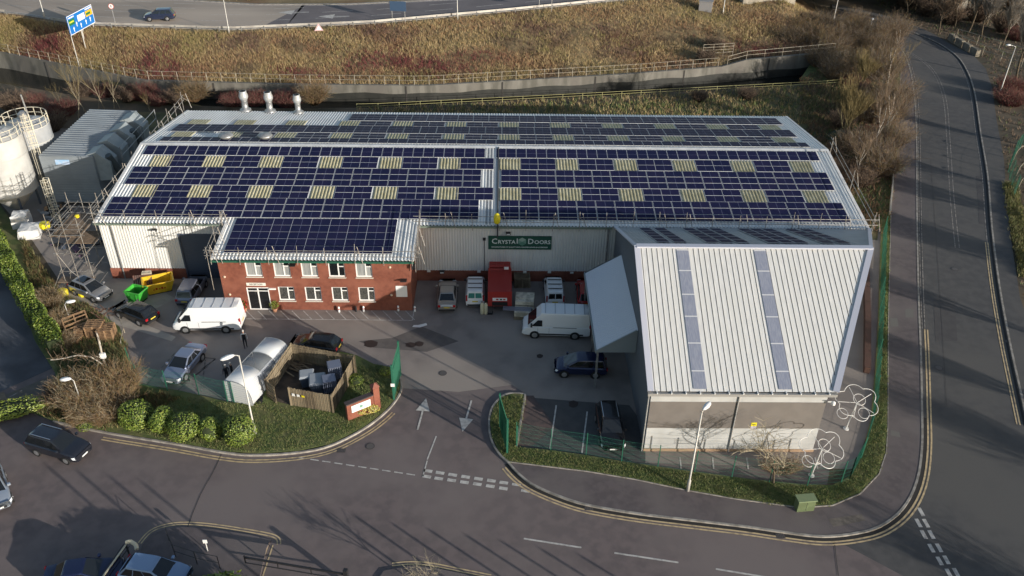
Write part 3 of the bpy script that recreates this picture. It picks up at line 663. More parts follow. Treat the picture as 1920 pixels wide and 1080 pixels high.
for j,(xa2,xb2) in enumerate(((12.2,14.9),(16.2,19.8),(21.2,24.5),(25.4,28.0))):
    n2=int((xb2-xa2)/1.0)
    for i in range(n2):
        for r_ in range(5):
            yc=58.6+r_*1.75
            if xr(yc-.9)-.6<xa2+(i+1): continue
            xx=xa2+(i+.5)*(xb2-xa2)/n2
            panel_obj('P',ex,(xx,yc,zn(yc)+.1),-math.atan(KN))
# canopy on the west wall
x,z=AY(1413,798,yw0); mb=MB(); mb.box(x-.2,x+.2,yw0-.02,yw0-.004,z-.05,z+.3,0); mb.box(x-.2,x+.2,yw0-.02,yw0-.004,z-.3,z-.052,1); mb.box(x-.13,x+.13,yw0-.025,yw0-.02,z+.08,z+.14,2); mb.build('alarm_sign',[mat('sign_yellow',(.75,.65,.03),.5),mat('sign_lilac',(.45,.42,.5),.5),M_blackp],ex,world=True)
x,z=AY(1560,752,yw0); mb=MB(); mb.lathe([(.02,-.1),(.16,-.08),(.16,.1),(.05,.18)],10); mb.v=[(a+x,b+yw0-.25,c+z) for a,b,c in mb.v]; mb.box(x-.4,x+.1,yw0-.25,yw0-.2,z+.1,z+.16); mb.build('wall_floodlight',M_upvc,ex,world=True)
cy0,cy1=52.18,63.6; cx=7.5
cr=MB()
n_=int((cy1-cy0)/.28)
for i in range(n_):
    y=cy0+i*.28
    cr.add([(cx,y,3.9),(cx,y+.14,3.9),(EX0+.1,y+.14,5.85),(EX0+.1,y,5.85)],[(0,3,2,1)],0)
    cr.add([(cx,y+.14,3.9),(cx,y+.28,3.9),(EX0+.1,y+.28,5.85),(EX0+.1,y+.14,5.85),(cx,y+.21,3.95),(EX0+.1,y+.21,5.90)],[(0,3,5,4),(4,5,2,1)],0)
cn=cr.build('canopy_roof',mat('canopy_sheet',(.60,.61,.66),.5),ex,world=True)
mb=MB(); mb.add([(cx,cy0,3.7),(EX0+.1,cy0,3.7),(EX0+.1,cy0,5.8),(cx,cy0,3.9)],[(0,1,2,3)]); mb.add([(cx,cy1,3.7),(EX0+.1,cy1,3.7),(EX0+.1,cy1,5.8),(cx,cy1,3.9)],[(3,2,1,0)]); mb.bar((cx-.05,cy0,3.75),(cx-.05,cy1,3.75),.1,.3); mb.bar((cx,cy0-.03,3.9),(EX0,cy0-.03,5.86),.08,.1)
mb.build('canopy_fascia',mat('slate_sheet2',(.26,.29,.30),.6),ex,world=True)
for y in(cy0+.2,cy0+4,cy0+8,cy1-.2): mb=MB(); mb.box(cx+.05,cx+.2,y-.07,y+.07,0,3.75); mb.build('canopy_post',M_steel,ex,world=True)
# main sign
sx0,sx1,sz0,sz1=-1.2,4.68,3.6,5.02; ys=YFW-.1
sg=thing('wall_sign','dark green company sign reading CRYSTAL DOORS on the grey warehouse wall','sign',(1.7,ys,4.3))
mb=MB(); mb.box(sx0,sx1,ys-.06,ys+.02,sz0,sz1); mb.build('board',mat('sign_green',(.012,.075,.05),.4),sg,world=True)
MW=mat('letter_white',(.75,.78,.74),.5)
def smallcaps(parts,x,z):
    for s,sz,dz in parts:
        o=text(s,sz,(x,ys-.065,z+dz),(math.pi/2,0,0),MW,sg,ext=.006,alignx='LEFT',bold=.008)
        wdt=max(v.co.x for v in o.data.vertices); x+=wdt+.06
smallcaps([('C',.78,.04),('RYSTA',.56,-.03),('l',.78,.06)],sx0+.3,sz0+.82); smallcaps([('D',.78,.04),('OORS',.56,-.03)],sx0+3.66,sz0+.82)
text('MANUFACTURERS OF QUALITY VINYL WRAPPED DOORS & ACCESSORIES',.155,((sx0+sx1)/2-.02,ys-.066,sz0+.25),(math.pi/2,0,0),MW,sg,bold=.004,sx=1.02)
mb=MB(); hx,hz=sx0+3.15,sz0+.85
hp_=[(hx+.42*math.sin(a*math.pi/3),hz+.44*math.cos(a*math.pi/3)) for a in range(6)]
for i,k in zip(range(6),(0,1,2,2,1,0)):
    a,b=hp_[i],hp_[(i+1)%6]; mb.add([(hx,ys-.07,hz),(a[0],ys-.07,a[1]),(b[0],ys-.07,b[1])],[(0,1,2) if False else (0,2,1)],k)
mb.build('hexagon_emblem',[mat('emb_a',(.35,.45,.38),.5),mat('emb_b',(.18,.32,.25),.5),mat('emb_c',(.10,.24,.18),.5)],sg,world=True)
# roof plant: three exhaust stacks and two low cowls
def stack():
    t=thing('exhaust_stack','','flue'); a=MB().lathe([(.75,-.25),(.75,.05),(.42,.12),(.40,1.25),(.44,1.3)],20); p1=a.build('duct',M_steel,t,True)
    a=MB().lathe([(.42,1.3),(.62,1.75),(.62,2.0),(.48,2.5),(.50,2.62)],20); p2=a.build('cowl',mat('bright_steel',(.50,.50,.49),.45,.4),t,True)
    a=MB().lathe([(.40,2.625),(.40,2.64)],16); p3=a.build('throat',M_black,t); return reg(t,p1,p2,p3)
s0=stack(); lab=['leftmost of the three white exhaust stacks at the back of the warehouse roof','middle exhaust stack on the back of the warehouse roof','rightmost and smallest of the three exhaust stacks on the roof']
for i,(px,py,sc) in enumerate(((461,209,.86),(507,211,.86),(560,213,.78))):
    r=ray(px,py); t_=(HE+KB*YBK-HC)/(r.z+KB*r.y); x,y=r.x*t_,r.y*t_
    o=s0 if i==0 else dup(s0); o.location=(x,y,zb(y)+.25); o.scale=(sc,)*3; o['label']=lab[i]; o['group']='exhaust stacks on the roof'
t=thing('roof_cowl','low round grey ventilation cowl left of its twin on the back slope','vent',group='low cowls on the roof')
p1=MB().lathe([(.55,-.1),(.55,.15),(.8,.3),(.7,.45),(.2,.62)],16).build('cap',M_steel,t,True); reg(t,p1)
for i,(px,py) in enumerate(((425,262),(498,262))):
    r=ray(px,py); t_=(HE+KB*YBK-HC)/(r.z+KB*r.y); x,y=r.x*t_,r.y*t_
    o=t if i==0 else dup(t,label='low round grey ventilation cowl right of its twin, below the middle stack'); o.location=(x,y,zb(y)+.15)
# ---------------- vehicles ----------------
PAINT={}
def paint(n,c,met=.3,rough=.25):
    if n not in PAINT: PAINT[n]=mat('car_paint_'+n,c,rough,met,coat=.6)
    return PAINT[n]
def loft(mb,st,k=0,caps=True):
    n=len(st[0]); o=[];fs=[]
    for s in st:o+=s
    for i in range(len(st)-1):
        for j in range(n): fs.append((i*n+j,i*n+(j+1)%n,(i+1)*n+(j+1)%n,(i+1)*n+j))
    if caps: fs+=[tuple(range(n-1,-1,-1)),tuple((len(st)-1)*n+i for i in range(n))]
    mb.add(o,fs,k)
# profile: list of (x, ztop, halfwidth factor); greenhouse base/top x
KIND=dict(
 hatch=dict(L=4.2,W=1.76,H=1.48,belt=.92,body=[(-.5,.80,.86),(-.48,.90,.93),(-.40,.94,.99),(-.1,.95,1),(.18,.96,1),(.30,.90,.99),(.42,.78,.94),(.48,.66,.86),(.5,.5,.78)],gb=(-.475,.26),gt=(-.34,.04),wb=.31),
 saloon=dict(L=4.6,W=1.8,H=1.44,belt=.9,body=[(-.5,.78,.82),(-.48,.93,.90),(-.36,.97,.98),(-.1,.94,1),(.18,.94,1),(.30,.88,.99),(.43,.76,.93),(.485,.64,.84),(.5,.5,.76)],gb=(-.38,.25),gt=(-.20,.03),wb=.30),
 suv=dict(L=4.5,W=1.86,H=1.68,belt=1.04,body=[(-.5,.86,.87),(-.48,1.02,.94),(-.40,1.06,.99),(-.1,1.06,1),(.20,1.07,1),(.32,1.02,.99),(.43,.92,.94),(.485,.78,.86),(.5,.55,.8)],gb=(-.48,.27),gt=(-.39,.05),wb=.30),
 mpv=dict(L=4.3,W=1.8,H=1.65,belt=1.0,body=[(-.5,.82,.87),(-.48,.98,.94),(-.40,1.02,.99),(-.1,1.03,1),(.20,1.03,1),(.34,.94,.98),(.44,.82,.93),(.485,.68,.85),(.5,.5,.8)],gb=(-.48,.33),gt=(-.42,.06),wb=.31),
 small_van=dict(L=4.3,W=1.78,H=1.84,belt=1.05,body=[(-.5,1.0,.90),(-.49,1.05,.95),(-.40,1.06,1),(-.1,1.06,1),(.20,1.06,1),(.33,.98,.98),(.43,.86,.93),(.485,.7,.86),(.5,.5,.8)],gb=(-.49,.30),gt=(-.475,.10),wb=.31),
 van=dict(L=5.9,W=2.05,H=2.55,belt=1.25,body=[(-.5,1.2,.95),(-.49,1.25,.98),(-.40,1.25,1),(-.1,1.25,1),(.34,1.24,1),(.42,1.14,.97),(.465,1.0,.93),(.49,.82,.87),(.5,.5,.80)],gb=(-.495,.42),gt=(-.475,.21),wb=.31))
def vehicle(name,label,cat,rear,front,kind,pt,tint=None,*,z=0.,plate_col=None,roofbars=False,scale=1.,group=None,ladder=False,lit=None,glassroof=False,grille=True):
    K=KIND[kind]; L,W,H,belt=K['L'],K['W'],K['H'],K['belt']
    a,b=G(*rear,z),G(*front,z); c=((a[0]+b[0])/2,(a[1]+b[1])/2,z+.02); t=thing(name,label,cat,c,ang(a,b),group); t.scale=(scale,)*3
    hw=W/2; van=kind in('van','small_van')
    def sec(x,zt,wf):
        w_=hw*wf; zb_=.24 if abs(x)<.47*L else .30
        return [(x,-w_*.86,zb_),(x,-w_*.97,zb_+.12),(x,-w_,zb_+.33),(x,-w_*.985,zt-.10),(x,-w_*.90,zt-.015),(x,-w_*.5,zt+.02),(x,w_*.5,zt+.02),(x,w_*.90,zt-.015),(x,w_*.985,zt-.10),(x,w_,zb_+.33),(x,w_*.97,zb_+.12),(x,w_*.86,zb_)]
    pf=K['body']; dense=[]
    for (x0,z0,w0),(x1,z1,w1) in zip(pf,pf[1:]):
        n_=3 if abs(x1-x0)>.08 else 2
        for j in range(n_): u=j/n_; dense.append((x0+(x1-x0)*u,z0+(z1-z0)*u,w0+(w1-w0)*u))
    dense.append(pf[-1])
    mb=MB(); loft(mb,[sec(x*L,zt,wf) for x,zt,wf in dense],0)
    # cabin shell
    gb,gt=K['gb'],K['gt']; nb=8; w0=hw*.90 if not van else hw*.95; w1=hw*.70 if not van else hw*(.84 if kind=='van' else .80)
    xb0,xb1,xt0,xt1=gb[0]*L,gb[1]*L,gt[0]*L,gt[1]*L
    def csec(u,v):   # u 0..1 along x; v 0..1 up
        x=(xb0+(xb1-xb0)*u)*(1-v)+(xt0+(xt1-xt0)*u)*v; ww=w0+(w1-w0)*v; return x,ww
    zr=H-.03; vs=[];fs=[]; NX=8;
    ring=[]
    rows_=[0,.5,.9,1.0]
    for v in rows_:
        z_=belt-.03+(zr-belt+.03)*v
        r_=[]
        for i in range(NX+1):
            x,ww=csec(i/NX,min(v,.97)); 
            if i in(0,NX): ww*=.93
            if v==1.: ww*=.93
            r_.append((x,-ww,z_))
        r_+= [(x,-y,z_) for x,y,z_ in reversed(r_)]
        ring.append(r_)
    n_=len(ring[0]); off=len(mb.v)
    for r_ in ring: vs+=r_
    for j in range(len(ring)-1):
        for i in range(n_): fs.append((j*n_+i,j*n_+(i+1)%n_,(j+1)*n_+(i+1)%n_,(j+1)*n_+i))
    # crowned roof
    top=(len(ring)-1)*n_; mid=[]
    for i in range(NX+1):
        p=ring[-1][i]; vs.append((p[0],0,H if 0<i<NX else H-.02)); mid.append(len(vs)-1)
    for i in range(NX): fs.append((top+i,top+i+1,mid[i+1],mid[i])); fs.append((mid[i],mid[i+1],top+n_-2-i,top+n_-1-i))
    mb.add(vs,fs,0)
    body=mb.build('body',[pt],t,True)
    try: body.data.shade_auto_smooth
    except: pass
    bv=body.modifiers.new('bevel','BEVEL'); bv.width=.07 if kind!='van' else .12; bv.segments=3; bv.limit_method='ANGLE'; bv.angle_limit=R(28)
    ms=body.modifiers.new('normals','WEIGHTED_NORMAL')
    def P3(side,u,v,o_=.012):   # point on the cabin skin
        z_=belt-.03+(zr-belt+.03)*v
        x,ww=csec(u,v); return x,ww,z_
    def side_glass(u0,u1,v0=.10,v1=.88):
        for s in(-1,1):
            g=MB(); q=[P3(0,u,v) for u,v in((u0,v0),(u1,v0),(u1,v1),(u0,v1))]
            g.add([(x,s*(ww+.013),z_) for x,ww,z_ in q],[(0,1,2,3) if s<0 else (3,2,1,0)]); g.build('side_window',M_glass,t)
    def end_glass(name,u,v0,v1,wf=.86,split=False):
        q=[]; dx=.02 if u>.5 else -.02
        for v in(v0,v1):
            x,ww,z_=P3(0,u,v); q.append((x+dx,ww*wf,z_))
        g=MB(); (xa_,wa,za),(xc_,wc,zc)=q
        parts=[(-1,1)] if not split else [(-1,-.06),(.06,1)]
        for l_,r__ in parts:
            vs_=[(xa_,wa*l_,za),(xa_,wa*r__,za),(xc_,wc*r__,zc),(xc_,wc*l_,zc)]
            g.add(vs_,[(0,1,2,3) if u>.5 else (3,2,1,0)])
        g.build(name,tint if (tint and u<.5) else M_glass,t)
    if kind=='van':
        end_glass('windscreen',1,.05,.62,.88); q0=.80
        for s in(-1,1):
            g=MB(); zz=[belt+.02,belt+.62]; x_a=gb[1]*L-.36; 
            y_=lambda z_: w0+(w1-w0)*((z_-belt+.03)/(zr-belt+.03))+.015
            pts=[(x_a-.92,zz[0]),(x_a,zz[0]),(x_a-.52,zz[1]),(x_a-.92,zz[1])]
            g.add([(x,s*y_(z_),z_) for x,z_ in pts],[(0,1,2,3) if s<0 else (3,2,1,0)]); g.build('side_window',M_glass,t)
            g=MB(); g.box(-.30*L,.05*L,s*hw-.012 if s>0 else s*hw-.012,s*hw+.012 if s>0 else s*hw+.012,1.18,1.21); g.build('slide_rail',M_blackp,t)
            g=MB(); g.box(-.40*L,.34*L,(s*hw)-.014,(s*hw)+.014,.42,.56); g.build('side_moulding',M_blackp,t)
            g=MB(); 
            for xx in(.10*L,.265*L): g.box(xx,xx+.015,s*(hw+.004)-.004,s*(hw+.004)+.004,.58,1.16)
            g.build('door_seam',M_blackp,t)
        for i in range(5): xx=xt0+.4+i*(xt1-xt0-.7)/4; g=MB(); g.box(xx,xx+.05,-w1*.86,w1*.86,H-.02,H+.015); g.build('roof_rib',[mat('van_rib',(.35,.36,.38),.6)],t)
    elif kind=='small_van':
        end_glass('windscreen',1,.1,.86,.88); end_glass('rear_window',0,.15,.8,.75,True); side_glass(.70,.93)
    else:
        end_glass('windscreen',1,.06,.92,.88); end_glass('rear_window',0,.12,.88,.84)
        side_glass(.05 if kind!='saloon' else .12,.30); side_glass(.33,.60); side_glass(.63,.93,.10,.86)
    if glassroof: g=MB(); g.box(xt0+.35,xt1-.25,-w1*.72,w1*.72,H+.004,H+.012); g.build('glass_roof',M_glass,t)
    if roofbars:
        for s in(-1,1): g=MB(); g.bar((xt0+.1,s*w1*.86,H+.03),(xt1-.1,s*w1*.86,H+.03),.05,.05); g.build('roof_rail',M_chrome,t)
    if ladder:
        for f_ in(.2,.5,.8): g=MB(); xx=xt0+(xt1-xt0)*f_; g.bar((xx,-w1*.9,H+.07),(xx,w1*.9,H+.07),.07,.05); g.build('roof_bar',M_blackp,t)
    # wheels
    rad=.33 if kind!='van' else .36; WB=K['wb']*L
    for sx in(-1,1):
        for s in(-1,1):
            x_=sx*WB+(.03*L if sx<0 else .0)
            g=MB(); g.tube((x_,s*(hw*.985)-.02,rad),(x_,s*(hw*.985)+s*.008 if False else s*(hw*.985)+.02*s,rad),rad+.07,n=20); g.build('wheel_arch',M_black,t)
            g=MB(); g.tube((x_,s*(hw-.20),rad),(x_,s*(hw+.022),rad),rad,n=20); wo=g.build('wheel',M_black,t)
            g=MB(); g.tube((x_,s*(hw+.022),rad),(x_,s*(hw+.030),rad),rad*.66,rad*.62,n=14); g.tube((x_,s*(hw+.03),rad),(x_,s*(hw+.04),rad),.05,n=8)
            ro=g.build('rim',M_rim if kind!='van' else M_steel,None); ro.parent=wo
    fz=.62 if kind!='van' else .85; 
    for s in(-1,1):
        g=MB(); a_=[( .5*L-.02,s*hw*.50),( .488*L+.01,s*hw*.84),(.455*L,s*hw*.96)]
        g.add([(a_[0][0],a_[0][1],fz-.05),(a_[1][0],a_[1][1],fz-.06),(a_[2][0],a_[2][1]+s*.012,fz-.01),(a_[2][0]-.12,a_[2][1]+s*.012,fz+.13),(a_[1][0]-.07,a_[1][1],fz+.13),(a_[0][0]-.045,a_[0][1],fz+.09)],[(0,1,4,5),(1,2,3,4),(5,4,1,0),(4,3,2,1)])
        g.build('headlight',M_headl,t)
        tz0,tz1=(.85,1.45) if kind in('van','small_van') else (.70,.92)
        g=MB(); g.box(-.5*L-.012,-.485*L,min(s*hw*.62,s*hw*.88) if not van else min(s*hw*.78,s*hw*.93),max(s*hw*.62,s*hw*.88) if not van else max(s*hw*.78,s*hw*.93),tz0,tz1); g.build('tail_light',M_tail,t)
        g=MB(); xm=gb[1]*L-.35; g.box(xm-.08,xm+.08,min(s*(hw-.02),s*(hw+.17)),max(s*(hw-.02),s*(hw+.17)),belt+.02,belt+(.17 if kind!='van' else .34)); g.build('wing_mirror',pt if not van else M_blackp,t)
    g=MB(); g.box(.5*L-.02,.5*L+.012,-.45,.45,.34,.52); g.build('grille',M_blackp,t)
    g=MB(); g.box(.5*L+.012,.5*L+.022,-.26,.26,.40,.51); g.build('number_plate',M_plate_w,t)
    g=MB(); g.box(-.5*L-.022,-.5*L-.002,-.26,.26,.62 if not van else .75,.73 if not van else .86); g.build('number_plate',M_plate_y,t)
    g=MB(); g.box(-.5*L-.01,-.495*L,-hw*.8,hw*.8,.32,.5); g.build('bumper',M_blackp,t)
    return t
pw=paint('white',(.78,.78,.77),0,.35); ps=paint('silver',(.38,.38,.39),.6,.3); pb=paint('black',(.012,.012,.014)); pgb=paint('grey_blue',(.20,.21,.27),.5,.3)
pnav=paint('navy',(.012,.018,.06)); pdk=paint('charcoal',(.022,.025,.035)); pbl=paint('steel_blue',(.24,.33,.48),.3); pred=paint('red',(.38,.02,.02),0); pgold=paint('warm_silver',(.40,.38,.35),.6,.3)
vehicle('hatchback','silver hatchback with dark roof driving down the concrete lane past the green skip','car',(143,541),(203,564),'hatch',ps,glassroof=True)
vehicle('hatchback','black hatchback with yellow rear plate parked below the green skip','car',(288,607),(229,584),'hatch',pb)
vehicle('people_carrier','grey blue people carrier parked by the dark roller door','car',(350,574),(373,533),'mpv',pgb)
vehicle('panel_van','large white panel van parked in front of the brick office','van',(459,612),(331,613),'van',pw)
vehicle('saloon_car','silver blue saloon in the hatched bay left of the white cycle shelter','car',(373,662),(322,722),'saloon',paint('ice',(.30,.33,.42),.6,.3))
vehicle('hatchback','black car half hidden behind the wooden compound fence','car',(633,660),(556,650),'hatch',pb)
vehicle('saloon_car','warm silver saloon with its boot to the yard left of the small white van','car',(838,585),(840,540),'saloon',pgold)
vehicle('small_van','small white van with twin green tinted rear windows beside the red lorry','van',(891,575),(892,535),'small_van',pw,mat('teal_glass',(.05,.22,.19),.25),ladder=True)
vehicle('small_van','white car derived van with roof bars between board stack and red car','van',(1040,578),(1036,535),'small_van',pw,ladder=True)
vehicle('hatchback','bright red car partly hidden under the grey canopy','car',(1099,578),(1097,540),'hatch',pred)
vehicle('panel_van','white high roof van parked beside the grey canopy','van',(1101,625),(982,621),'van',pw)
vehicle('people_carrier','dark navy people carrier in deep shade below the white van by the canopy','car',(1133,698),(1042,695),'mpv',pnav)
vehicle('estate_car','black estate with silver roof rails nose to the green mesh fence','car',(1136,775),(1149,850),'suv',pb,roofbars=True)
vehicle('suv','dark blue grey suv with silver roof rails crossing the road at lower left','car',(62,832),(168,862),'suv',pdk,roofbars=True)
vehicle('hatchback','pale silver blue car cut by the left edge of the view','car',(-18,890),(4,965),'hatch',paint('pale_blue',(.40,.45,.52),.5,.3))
vehicle('hatchback','steel blue hatchback beside the barrier at the bottom of the view','car',(244,1077),(348,1094),'hatch',pbl)
vehicle('saloon_car','very dark navy car left of the barrier at the bottom of the view','car',(118,1095),(205,1083),'saloon',pnav)
vehicle('estate_car','dark blue estate car driving on the highway beside the round speed sign','car',(331,36),(270,38),'suv',paint('deep_blue',(.03,.04,.08)),z=5.03,scale=1.04)
# red box lorry
a,b=G(937,576),G(937,520); t=thing('box_lorry','red box lorry with a white rear panel and a red frame above its cab','lorry',((a[0]+b[0])/2,(a[1]+b[1])/2-.35,0),ang(a,b))
R2=mat('lorry_red',(.36,.028,.022),.45)
mb=MB(); mb.box(-3.1,.9,-1.08,1.08,.75,2.3); mb.build('box_body',R2,t)
mb=MB(); mb.box(-3.14,-3.101,-.65,.65,1.35,1.65,0); mb.box(-3.15,-3.141,-.5,-.3,1.43,1.57,1);mb.box(-3.15,-3.141,-.2,.0,1.43,1.57,2);mb.box(-3.15,-3.141,.12,.34,1.43,1.57,1); mb.build('rear_board',[M_upvc,M_tail,M_black],t)
mb=MB(); mb.box(-3.12,-3.1,-.7,.7,.8,1.2); mb.build('tail_lift',M_black,t)
mb=MB(); mb.add([(1.35,-1,.5),(3.0,-1,.5),(3.0,-1,1.3),(2.5,-1,2.1),(1.35,-1,2.1),(1.35,1,.5),(3.0,1,.5),(3.0,1,1.3),(2.5,1,2.1),(1.35,1,2.1)],[(0,1,2,3,4),(9,8,7,6,5),(0,5,6,1),(1,6,7,2),(2,7,8,3),(3,8,9,4),(4,9,5,0)]); mb.build('cab',R2,t)
mb=MB(); mb.quad((2.99,-.85,1.36),(2.99,.85,1.36),(2.56,.85,2.03),(2.56,-.85,2.03)); mb.build('windscreen',M_glass,t)
mb=MB(); mb.box(-3.05,2.9,-.5,.5,.5,.75); mb.build('chassis',M_black,t)
for x_ in(-1.9,2.0):
    for s in(-1,1): mb=MB(); mb.tube((x_,s*.75,.42),(x_,s*1.09,.42),.42,n=18); wo=mb.build('wheel',M_black,t); mb=MB(); mb.tube((x_,s*1.09,.42),(x_,s*1.10,.42),.24,n=12); ro=mb.build('rim',M_steel,None); ro.parent=wo
mb=MB()
for x_ in(.1,.85):
    mb.path([(x_,-.95,2.3),(x_,-.95,3.0),(x_,.95,3.0),(x_,.95,2.3)],.035); mb.path([(x_,-.95,2.65),(x_,.95,2.65)],.03)
for y_ in(-.95,-.3,.3,.95): mb.tube((.1,y_,3.0),(.85,y_,3.0),.03,n=6)
for s in(-1,1): mb.tube((.1,.95*s,2.65),(.85,.95*s,2.65),.03,n=6)
mb.build('roof_frame',R2,t)
mb=MB(); mb.box(.04,.08,-.8,-.4,2.68,2.95); mb.build('small_sign',M_upvc,t)
# ---------------- people ----------------
def person(label,px,py,rz,top,legs,sleeves,group=None,lean=0,hairc=(.03,.02,.015)):
    x,y=G(px,py); t=thing('person',label,'person',(x,y,0),rz)
    bm=bmesh.new(); sk=bm.verts.layers.skin.verify(); vd={}
    def V(n,co,r): v=bm.verts.new(co); v[sk].radius=(r,r) if not isinstance(r,tuple) else r; vd[n]=v; return v
    V('pelvis',(0,0,.95),(.15,.11)); V('waist',(0,.0,1.1),(.14,.10)); V('chest',(0,.01,1.32),(.17,.12)); V('neck',(0,.0,1.50),.055); V('head0',(0,.01,1.60),(.075,.085)); V('head1',(0,.0,1.72),(.07,.085))
    E_=[('pelvis','waist'),('waist','chest'),('chest','neck'),('neck','head0'),('head0','head1')]
    for s,n in((-1,'l'),(1,'r')):
        st=.10 if s>0 else -.06
        V('hip'+n,(.09*s,0,.88),.085); V('knee'+n,(.10*s,st*.6+.02,.48),.058); V('ank'+n,(.10*s,st,.09),.042); V('toe'+n,(.11*s,st+.17,.04),.035)
        V('sh'+n,(.19*s,0,1.42),.055); V('el'+n,(.25*s,-.03,1.13),.042); V('wr'+n,(.25*s,.08,.90),.028); V('ha'+n,(.25*s,.11,.83),(.018,.036))
        E_+=[('pelvis','hip'+n),('hip'+n,'knee'+n),('knee'+n,'ank'+n),('ank'+n,'toe'+n),('chest','sh'+n),('sh'+n,'el'+n),('el'+n,'wr'+n),('wr'+n,'ha'+n)]
        for k_ in range(4):
            V('f%d'%k_+n,(.25*s+(k_-1.5)*.004,.105+.02*(k_-1.5)+.02,.775-.006*(abs(k_-1.5))),.009); V('g%d'%k_+n,(.245*s,.12+.02*(k_-1.5)+.02,.735-.005*abs(k_-1.5)),.008)
            E_+=[('ha'+n,'f%d'%k_+n),('f%d'%k_+n,'g%d'%k_+n)]
        V('t'+n,(.235*s,.155,.80),.010); E_.append(('ha'+n,'t'+n))
    for a_,b_ in E_: bm.edges.new((vd[a_],vd[b_]))
    vd['pelvis'][sk].use_root=True
    me=bpy.data.meshes.new('body'); bm.to_mesh(me); bm.free(); o=bpy.data.objects.new('body',me); COL.objects.link(o); o.modifiers.new('s','SKIN'); sb=o.modifiers.new('d','SUBSURF'); sb.levels=1;sb.render_levels=1
    dg=bpy.context.evaluated_depsgraph_get(); m2=bpy.data.meshes.new_from_object(o.evaluated_get(dg)); bpy.data.objects.remove(o)
    o=bpy.data.objects.new('body',m2); COL.objects.link(o); o.parent=t; m2.materials.clear()
    skin=mat('skin',(.45,.26,.18),.6)
    for m_ in(skin,top,legs,sleeves,M_blackp): m2.materials.append(m_)
    for p in m2.polygons:
        c=p.center; ax=abs(c.x); p.use_smooth=True
        if c.z>1.50 or (c.z<.86 and ax>.2): k_=0
        elif c.z<.10: k_=4
        elif ax>.19 or c.z>1.40: k_=3
        elif c.z>.93: k_=1
        else: k_=2
        p.material_index=k_
    mb=MB(); mb.lathe([(.03,1.56),(.085,1.60),(.10,1.70),(.095,1.77),(.05,1.815),(.01,1.825)],12); mb.v=[(a_*.85,b_-.022,c_) for a_,b_,c_ in mb.v]; mb.build('hair',mat('hair',hairc,.8),t,True)
    mb=MB()
    for s in(-1,1): mb.box(s*.03-.012,s*.03+.012,.085,.094,1.665,1.68)
    mb.box(-.022,.022,.085,.092,1.60,1.607); mb.add([(-.014,.085,1.63),(.014,.085,1.63),(0,.112,1.632),(0,.085,1.665)],[(0,1,2),(0,2,3),(1,3,2)]); mb.build('face',mat('face_mark',(.12,.06,.05),.6),t)
    return t
cb=mat('cloth_black',(.015,.015,.018),.9); cw=mat('cloth_pale',(.6,.58,.55),.85); cg=mat('cloth_dark_grey',(.04,.04,.045),.9)
person('person in a black gilet with pale sleeves walking below the white van',461,651,R(200),cb,cb,cw,hairc=(.45,.42,.38))
person('person in dark clothes standing at the end of the cycle shelter',428,716,R(40),cb,cg,cg,hairc=(.4,.36,.3))
person('person in black leaning into the cycle shelter',438,712,R(-60),cb,cb,cb)
# ---------------- scaffolding ----------------
def scaf_line(name,label,A,B,zA,zB,h=1.15,step=2.4,lean=.0,group='eaves guard rails of scaffold tube',below=0.6,out=(0,-.3)):
    t=thing(name,label,'scaffolding',(A[0],A[1],zA),0,group); A=Vector((*A,zA));B=Vector((*B,zB)); L_=(B-A).length; n_=max(1,int(L_/step))
    for k_,hh in enumerate((.55,1.1)): mb=MB(); mb.tube(A+Vector((-.0,0,hh))-(B-A).normalized()*.5,B+Vector((0,0,hh))+(B-A).normalized()*.6,.032,n=6); mb.build('rail',M_scaf,t,off=-t.location)
    for i in range(n_+1):
        p=A+(B-A)*(i/n_); j=rnd.uniform(-.1,.1); mb=MB(); mb.tube(p+Vector((out[0]*.3,out[1]*.3,-below)),p+Vector((j,0,h+rnd.uniform(.1,.7))),.03,n=6)
        if rnd.random()<.45: q=p+Vector((rnd.uniform(.3,.7),0,0)); mb.tube(q+Vector((.3,-.05,-.2)),q+Vector((-.15,.1,1.5)),.028,n=6); mb.tube(p+Vector((.5,.8,.25)),p+Vector((0,0,1.1)),.026,n=6)
        mb.build('upright',M_scaf,t,off=-t.location)
    return t
scaf_line('guard_rail','scaffold guard rail along the eaves left of the brick office',(X0+.3,YF-.25),(OX0-.6,YF-.25),HE,HE)
scaf_line('guard_rail','scaffold guard rail along the brick office eaves',(OX0-.3,OY-.5),(OX1+.3,OY-.5),OH,OH,below=.3)
scaf_line('guard_rail','scaffold guard rail above the green company sign',(OX1+.5,YF-.25),(X1,YF-.25),HE,HE,below=.3)
scaf_line('guard_rail','scaffold rail down the east verge of the warehouse roof',(X1+.3,YF),(X1+.3,YRG),HE,HR,step=5.5)
scaf_line('guard_rail','scaffold rail up the west verge of the warehouse roof',(X0-.35,YF+1),(X0-.35,YBK),HE+.1,HE+.6,step=2.6,below=3)
scaf_line('guard_rail','short scaffold rail on the left edge of the office roof',(OX0-.6,OY-.4),(OX0-.6,YF-.3),OH,HE,step=2.2,below=3)
scaf_line('guard_rail','short scaffold rail on the right edge of the office roof',(OX1+.55,OY-.4),(OX1+.55,YF-.3),OH,HE,step=2.2,below=1)
